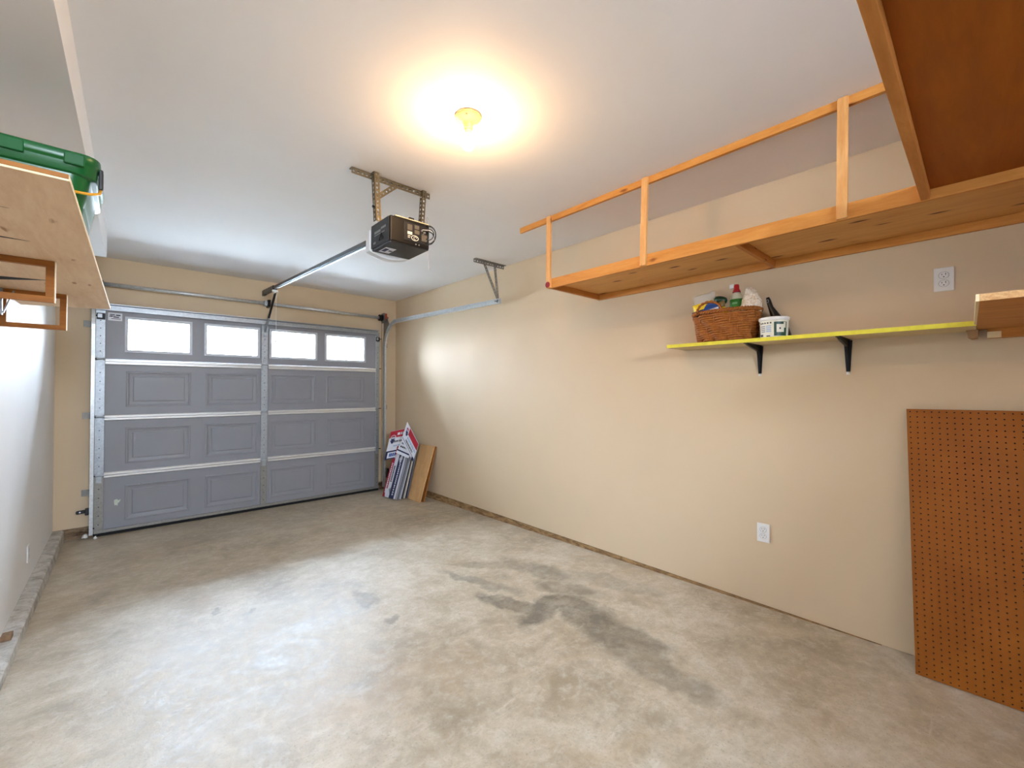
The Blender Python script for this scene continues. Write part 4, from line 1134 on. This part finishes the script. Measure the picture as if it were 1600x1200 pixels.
# blue pouch with a white front edge
bp = thing('blue_pouch', (2.715, 1.15, zt - .02), 'rounded blue pouch with a white edge in the front of the basket', 'pouch')
b = MB(); prof_ = [(-.056, -.02), (-.050, .012), (-.030, .040), (.0, .056), (.025, .050), (.045, .026), (.054, -.02)]
b.slab([(2.712, 1.138 - x, zt + .012 + z * 1.1) for x, z in prof_], (.026, 0, 0)); b.build('pouch_body', M['blue'], bp, bevel=.006, segs=3)
b = MB(); b.slab([(2.711, 1.138 + .050, zt - .01), (2.711, 1.138 + .048, zt + .012), (2.711, 1.138 - .048, zt + .034), (2.711, 1.138 - .052, zt - .005)], (-.003, 0, 0)); b.build('white_edge', M['signwhite'], bp, bevel=.001)
# dark green capped bottle with a yellow body
gb = thing('green_capped_bottle', (2.765, 1.088, zt - .04), 'small yellow bottle with a dark green cap in the middle of the basket', 'bottle')
tm = Matrix.Rotation(math.radians(-16), 4, 'X')
MB().lathe((2.755, 1.062, zt - .03), [(.020, 0), (.021, .03), (.019, .05), (.012, .065)], 18, mat=tm).build('bottle_body', M['yellow_print'], gb, smooth=True)
MB().lathe((2.755, 1.062, zt - .03), [(.011, .065), (.014, .075), (.024, .10), (.010, .102)], 16, mat=tm).build('bottle_neck', plain('olive_neck', '#7e6a3c', .4), gb, smooth=True)
b = MB(); b.lathe((2.765, 1.100, zt + .082), [(.024, -.022), (.034, -.014), (.037, .004), (.030, .018), (.012, .024)], 20, sx=.8, sy=1.15, mat=Matrix.Rotation(math.radians(14), 4, 'X')); b.build('cap', plain('bottle_green', '#0b3d2a', .3), gb, smooth=True)
# cleaner bottle with red cap
cb = thing('spray_cleaner_bottle', (2.82, 1.03, zt - .12), 'white cleaner bottle with a green label and red cap in the basket', 'bottle')
c_ = (2.815, 1.022, zt - .088)
MB().lathe(c_, [(.033, 0), (.037, .01), (.037, .170), (.033, .185), (.022, .205), (.016, .213)], 28, sx=.7, sy=1.05).build('bottle_body', plain('pale_bottle', '#e2e2c8', .35), cb, smooth=True)
MB().lathe(c_, [(.0375, .120), (.0378, .122), (.0378, .168), (.0375, .170)], 28, sx=.7, sy=1.05).build('green_label', M['green_print'], cb, smooth=True)
b = MB(); b.box(c_[0] - .0285, c_[0] - .0272, c_[1] - .014, c_[1] + .016, c_[2] + .138, c_[2] + .150); b.build('label_stripe', plain('pale_green_print', '#7fc08a', .5), cb)
MB().lathe(c_, [(.024, .213), (.020, .226), (.015, .236), (.015, .252), (.012, .262)], 20).build('red_cap', M['red_plastic'], cb, smooth=True)
b = MB(); b.box(c_[0] - .01, c_[0] + .01, c_[1] + .012, c_[1] + .040, c_[2] + .240, c_[2] + .268); b.build('white_nozzle', M['white'], cb, bevel=.004, segs=3)
# crumpled bag
cg = thing('crumpled_bag', (2.79, .94, zt - .03), 'crumpled white printed bag at the right end of the basket', 'bag')
b = MB(); ol = [(.058, -.06), (.050, -.03), (.030, .02), (.015, .075), (.004, .108), (-.018, .106), (-.045, .070), (-.066, .030), (-.070, .0), (-.058, -.04), (-.02, -.07)]
for k, (f_, t_) in enumerate(((.6, -.045), (.95, -.025), (1, 0), (.95, .025), (.6, .045))):
    pass
rings = []
for f_, t_ in ((.45, -.040), (.85, -.028), (1, -.008), (1, .012), (.85, .030), (.45, .040)):
    rings.append([(2.785 + t_, .945 + x * f_ * 1.12, zt + .022 + (z - .01) * f_ * 1.12 + .01) for x, z in ol])
loft(b, rings); bmesh.ops.subdivide_edges(b.bm, edges=b.bm.edges[:], cuts=2, use_grid_fill=True); lumpy(b.bm, .007, 5, 30)
b.build('bag_body', M['bag'], cg)
# black handled brush standing behind the tub
bh_ = thing('black_brush', (2.84, .80, 1.7075), 'black long-handled brush standing behind the white tub', 'brush')
b = MB(); pts = [(2.845, .765, 1.7115), (2.842, .785, 1.78), (2.838, .815, 1.845), (2.834, .838, 1.90), (2.832, .850, 1.945), (2.832, .854, 1.962)]
b.tube(pts, [.034, .034, .025, .014, .013, .009], 14); b.build('handle', M['black'], bh_, smooth=True)
b = MB(); b.tube([(2.8155, .850 + .006 * math.cos(a), 1.938 + .009 * math.sin(a)) for a in [2 * math.pi * i / 16 for i in range(16)]], .0016, 6, closed=True); b.build('hanging_hole', M['signgrey'], bh_)
# tub
tc = (2.735, .793, 1.7075)
tu = thing('plastic_tub', tc, 'small white round tub with a green printed label on the yellow-edged shelf', 'tub')
MB().lathe(tc, [(.066, 0), (.067, .003), (.071, .095)], 40).build('tub_body', M['offwhite'], tu, smooth=False)
MB().lathe(tc, [(.074, .0955), (.076, .100), (.076, .112), (.073, .114), (.070, .109), (.066, .108), (.002, .108)], 40).build('lid', M['white'], tu)


def wrap(a0, a1, z0, z1, name, mat, k=.0012, parent=tu):
    b = MB(); n = max(2, int(abs(a1 - a0) / 6)); pr = None
    for i in range(n + 1):
        a = math.radians(a0 + (a1 - a0) * i / n); ring = []
        for z, kk in ((z0, 0.0002), (z1, .0002), (z1, k), (z0, k)):
            r = .067 + .004 * (z - .003) / .092 + kk; ring.append(b.bm.verts.new((tc[0] + r * math.cos(a), tc[1] + r * math.sin(a), tc[2] + z)))
        if pr:
            for q in range(4): b.bm.faces.new([pr[q], pr[(q + 1) % 4], ring[(q + 1) % 4], ring[q]])
        else: b.bm.faces.new(ring)
        pr = ring
    b.bm.faces.new(pr[::-1]); return b.build(name, M[mat], parent)


# angle 180 faces -X; camera looks from (-X,-Y): about 197 deg is nearest
wrap(196, 252, .006, .084, 'green_label_panel', 'dkgreen')
wrap(206, 238, .026, .070, 'cream_picture', 'offwhite', .0018); wrap(236, 246, .05, .082, 'cream_picture', 'offwhite', .0018); wrap(217, 223, .042, .052, 'dark_spot', 'ink', .0024)
for i in range(5): wrap(132 + i * 12, 138 + i * 12, .076, .084, 'lettering', 'ink', .0016)
for k, z in enumerate((.060, .050, .040, .030)): wrap(134 + k, 158, z, z + .005, 'small_print', 'signgrey', .0016); wrap(163, 184, z, z + .006, 'small_print', 'ink_pale', .0016)
wrap(128, 145, .006, .018, 'dark_print', 'ink', .0016); wrap(164, 180, .004, .010, 'dark_print', 'ink', .0016)
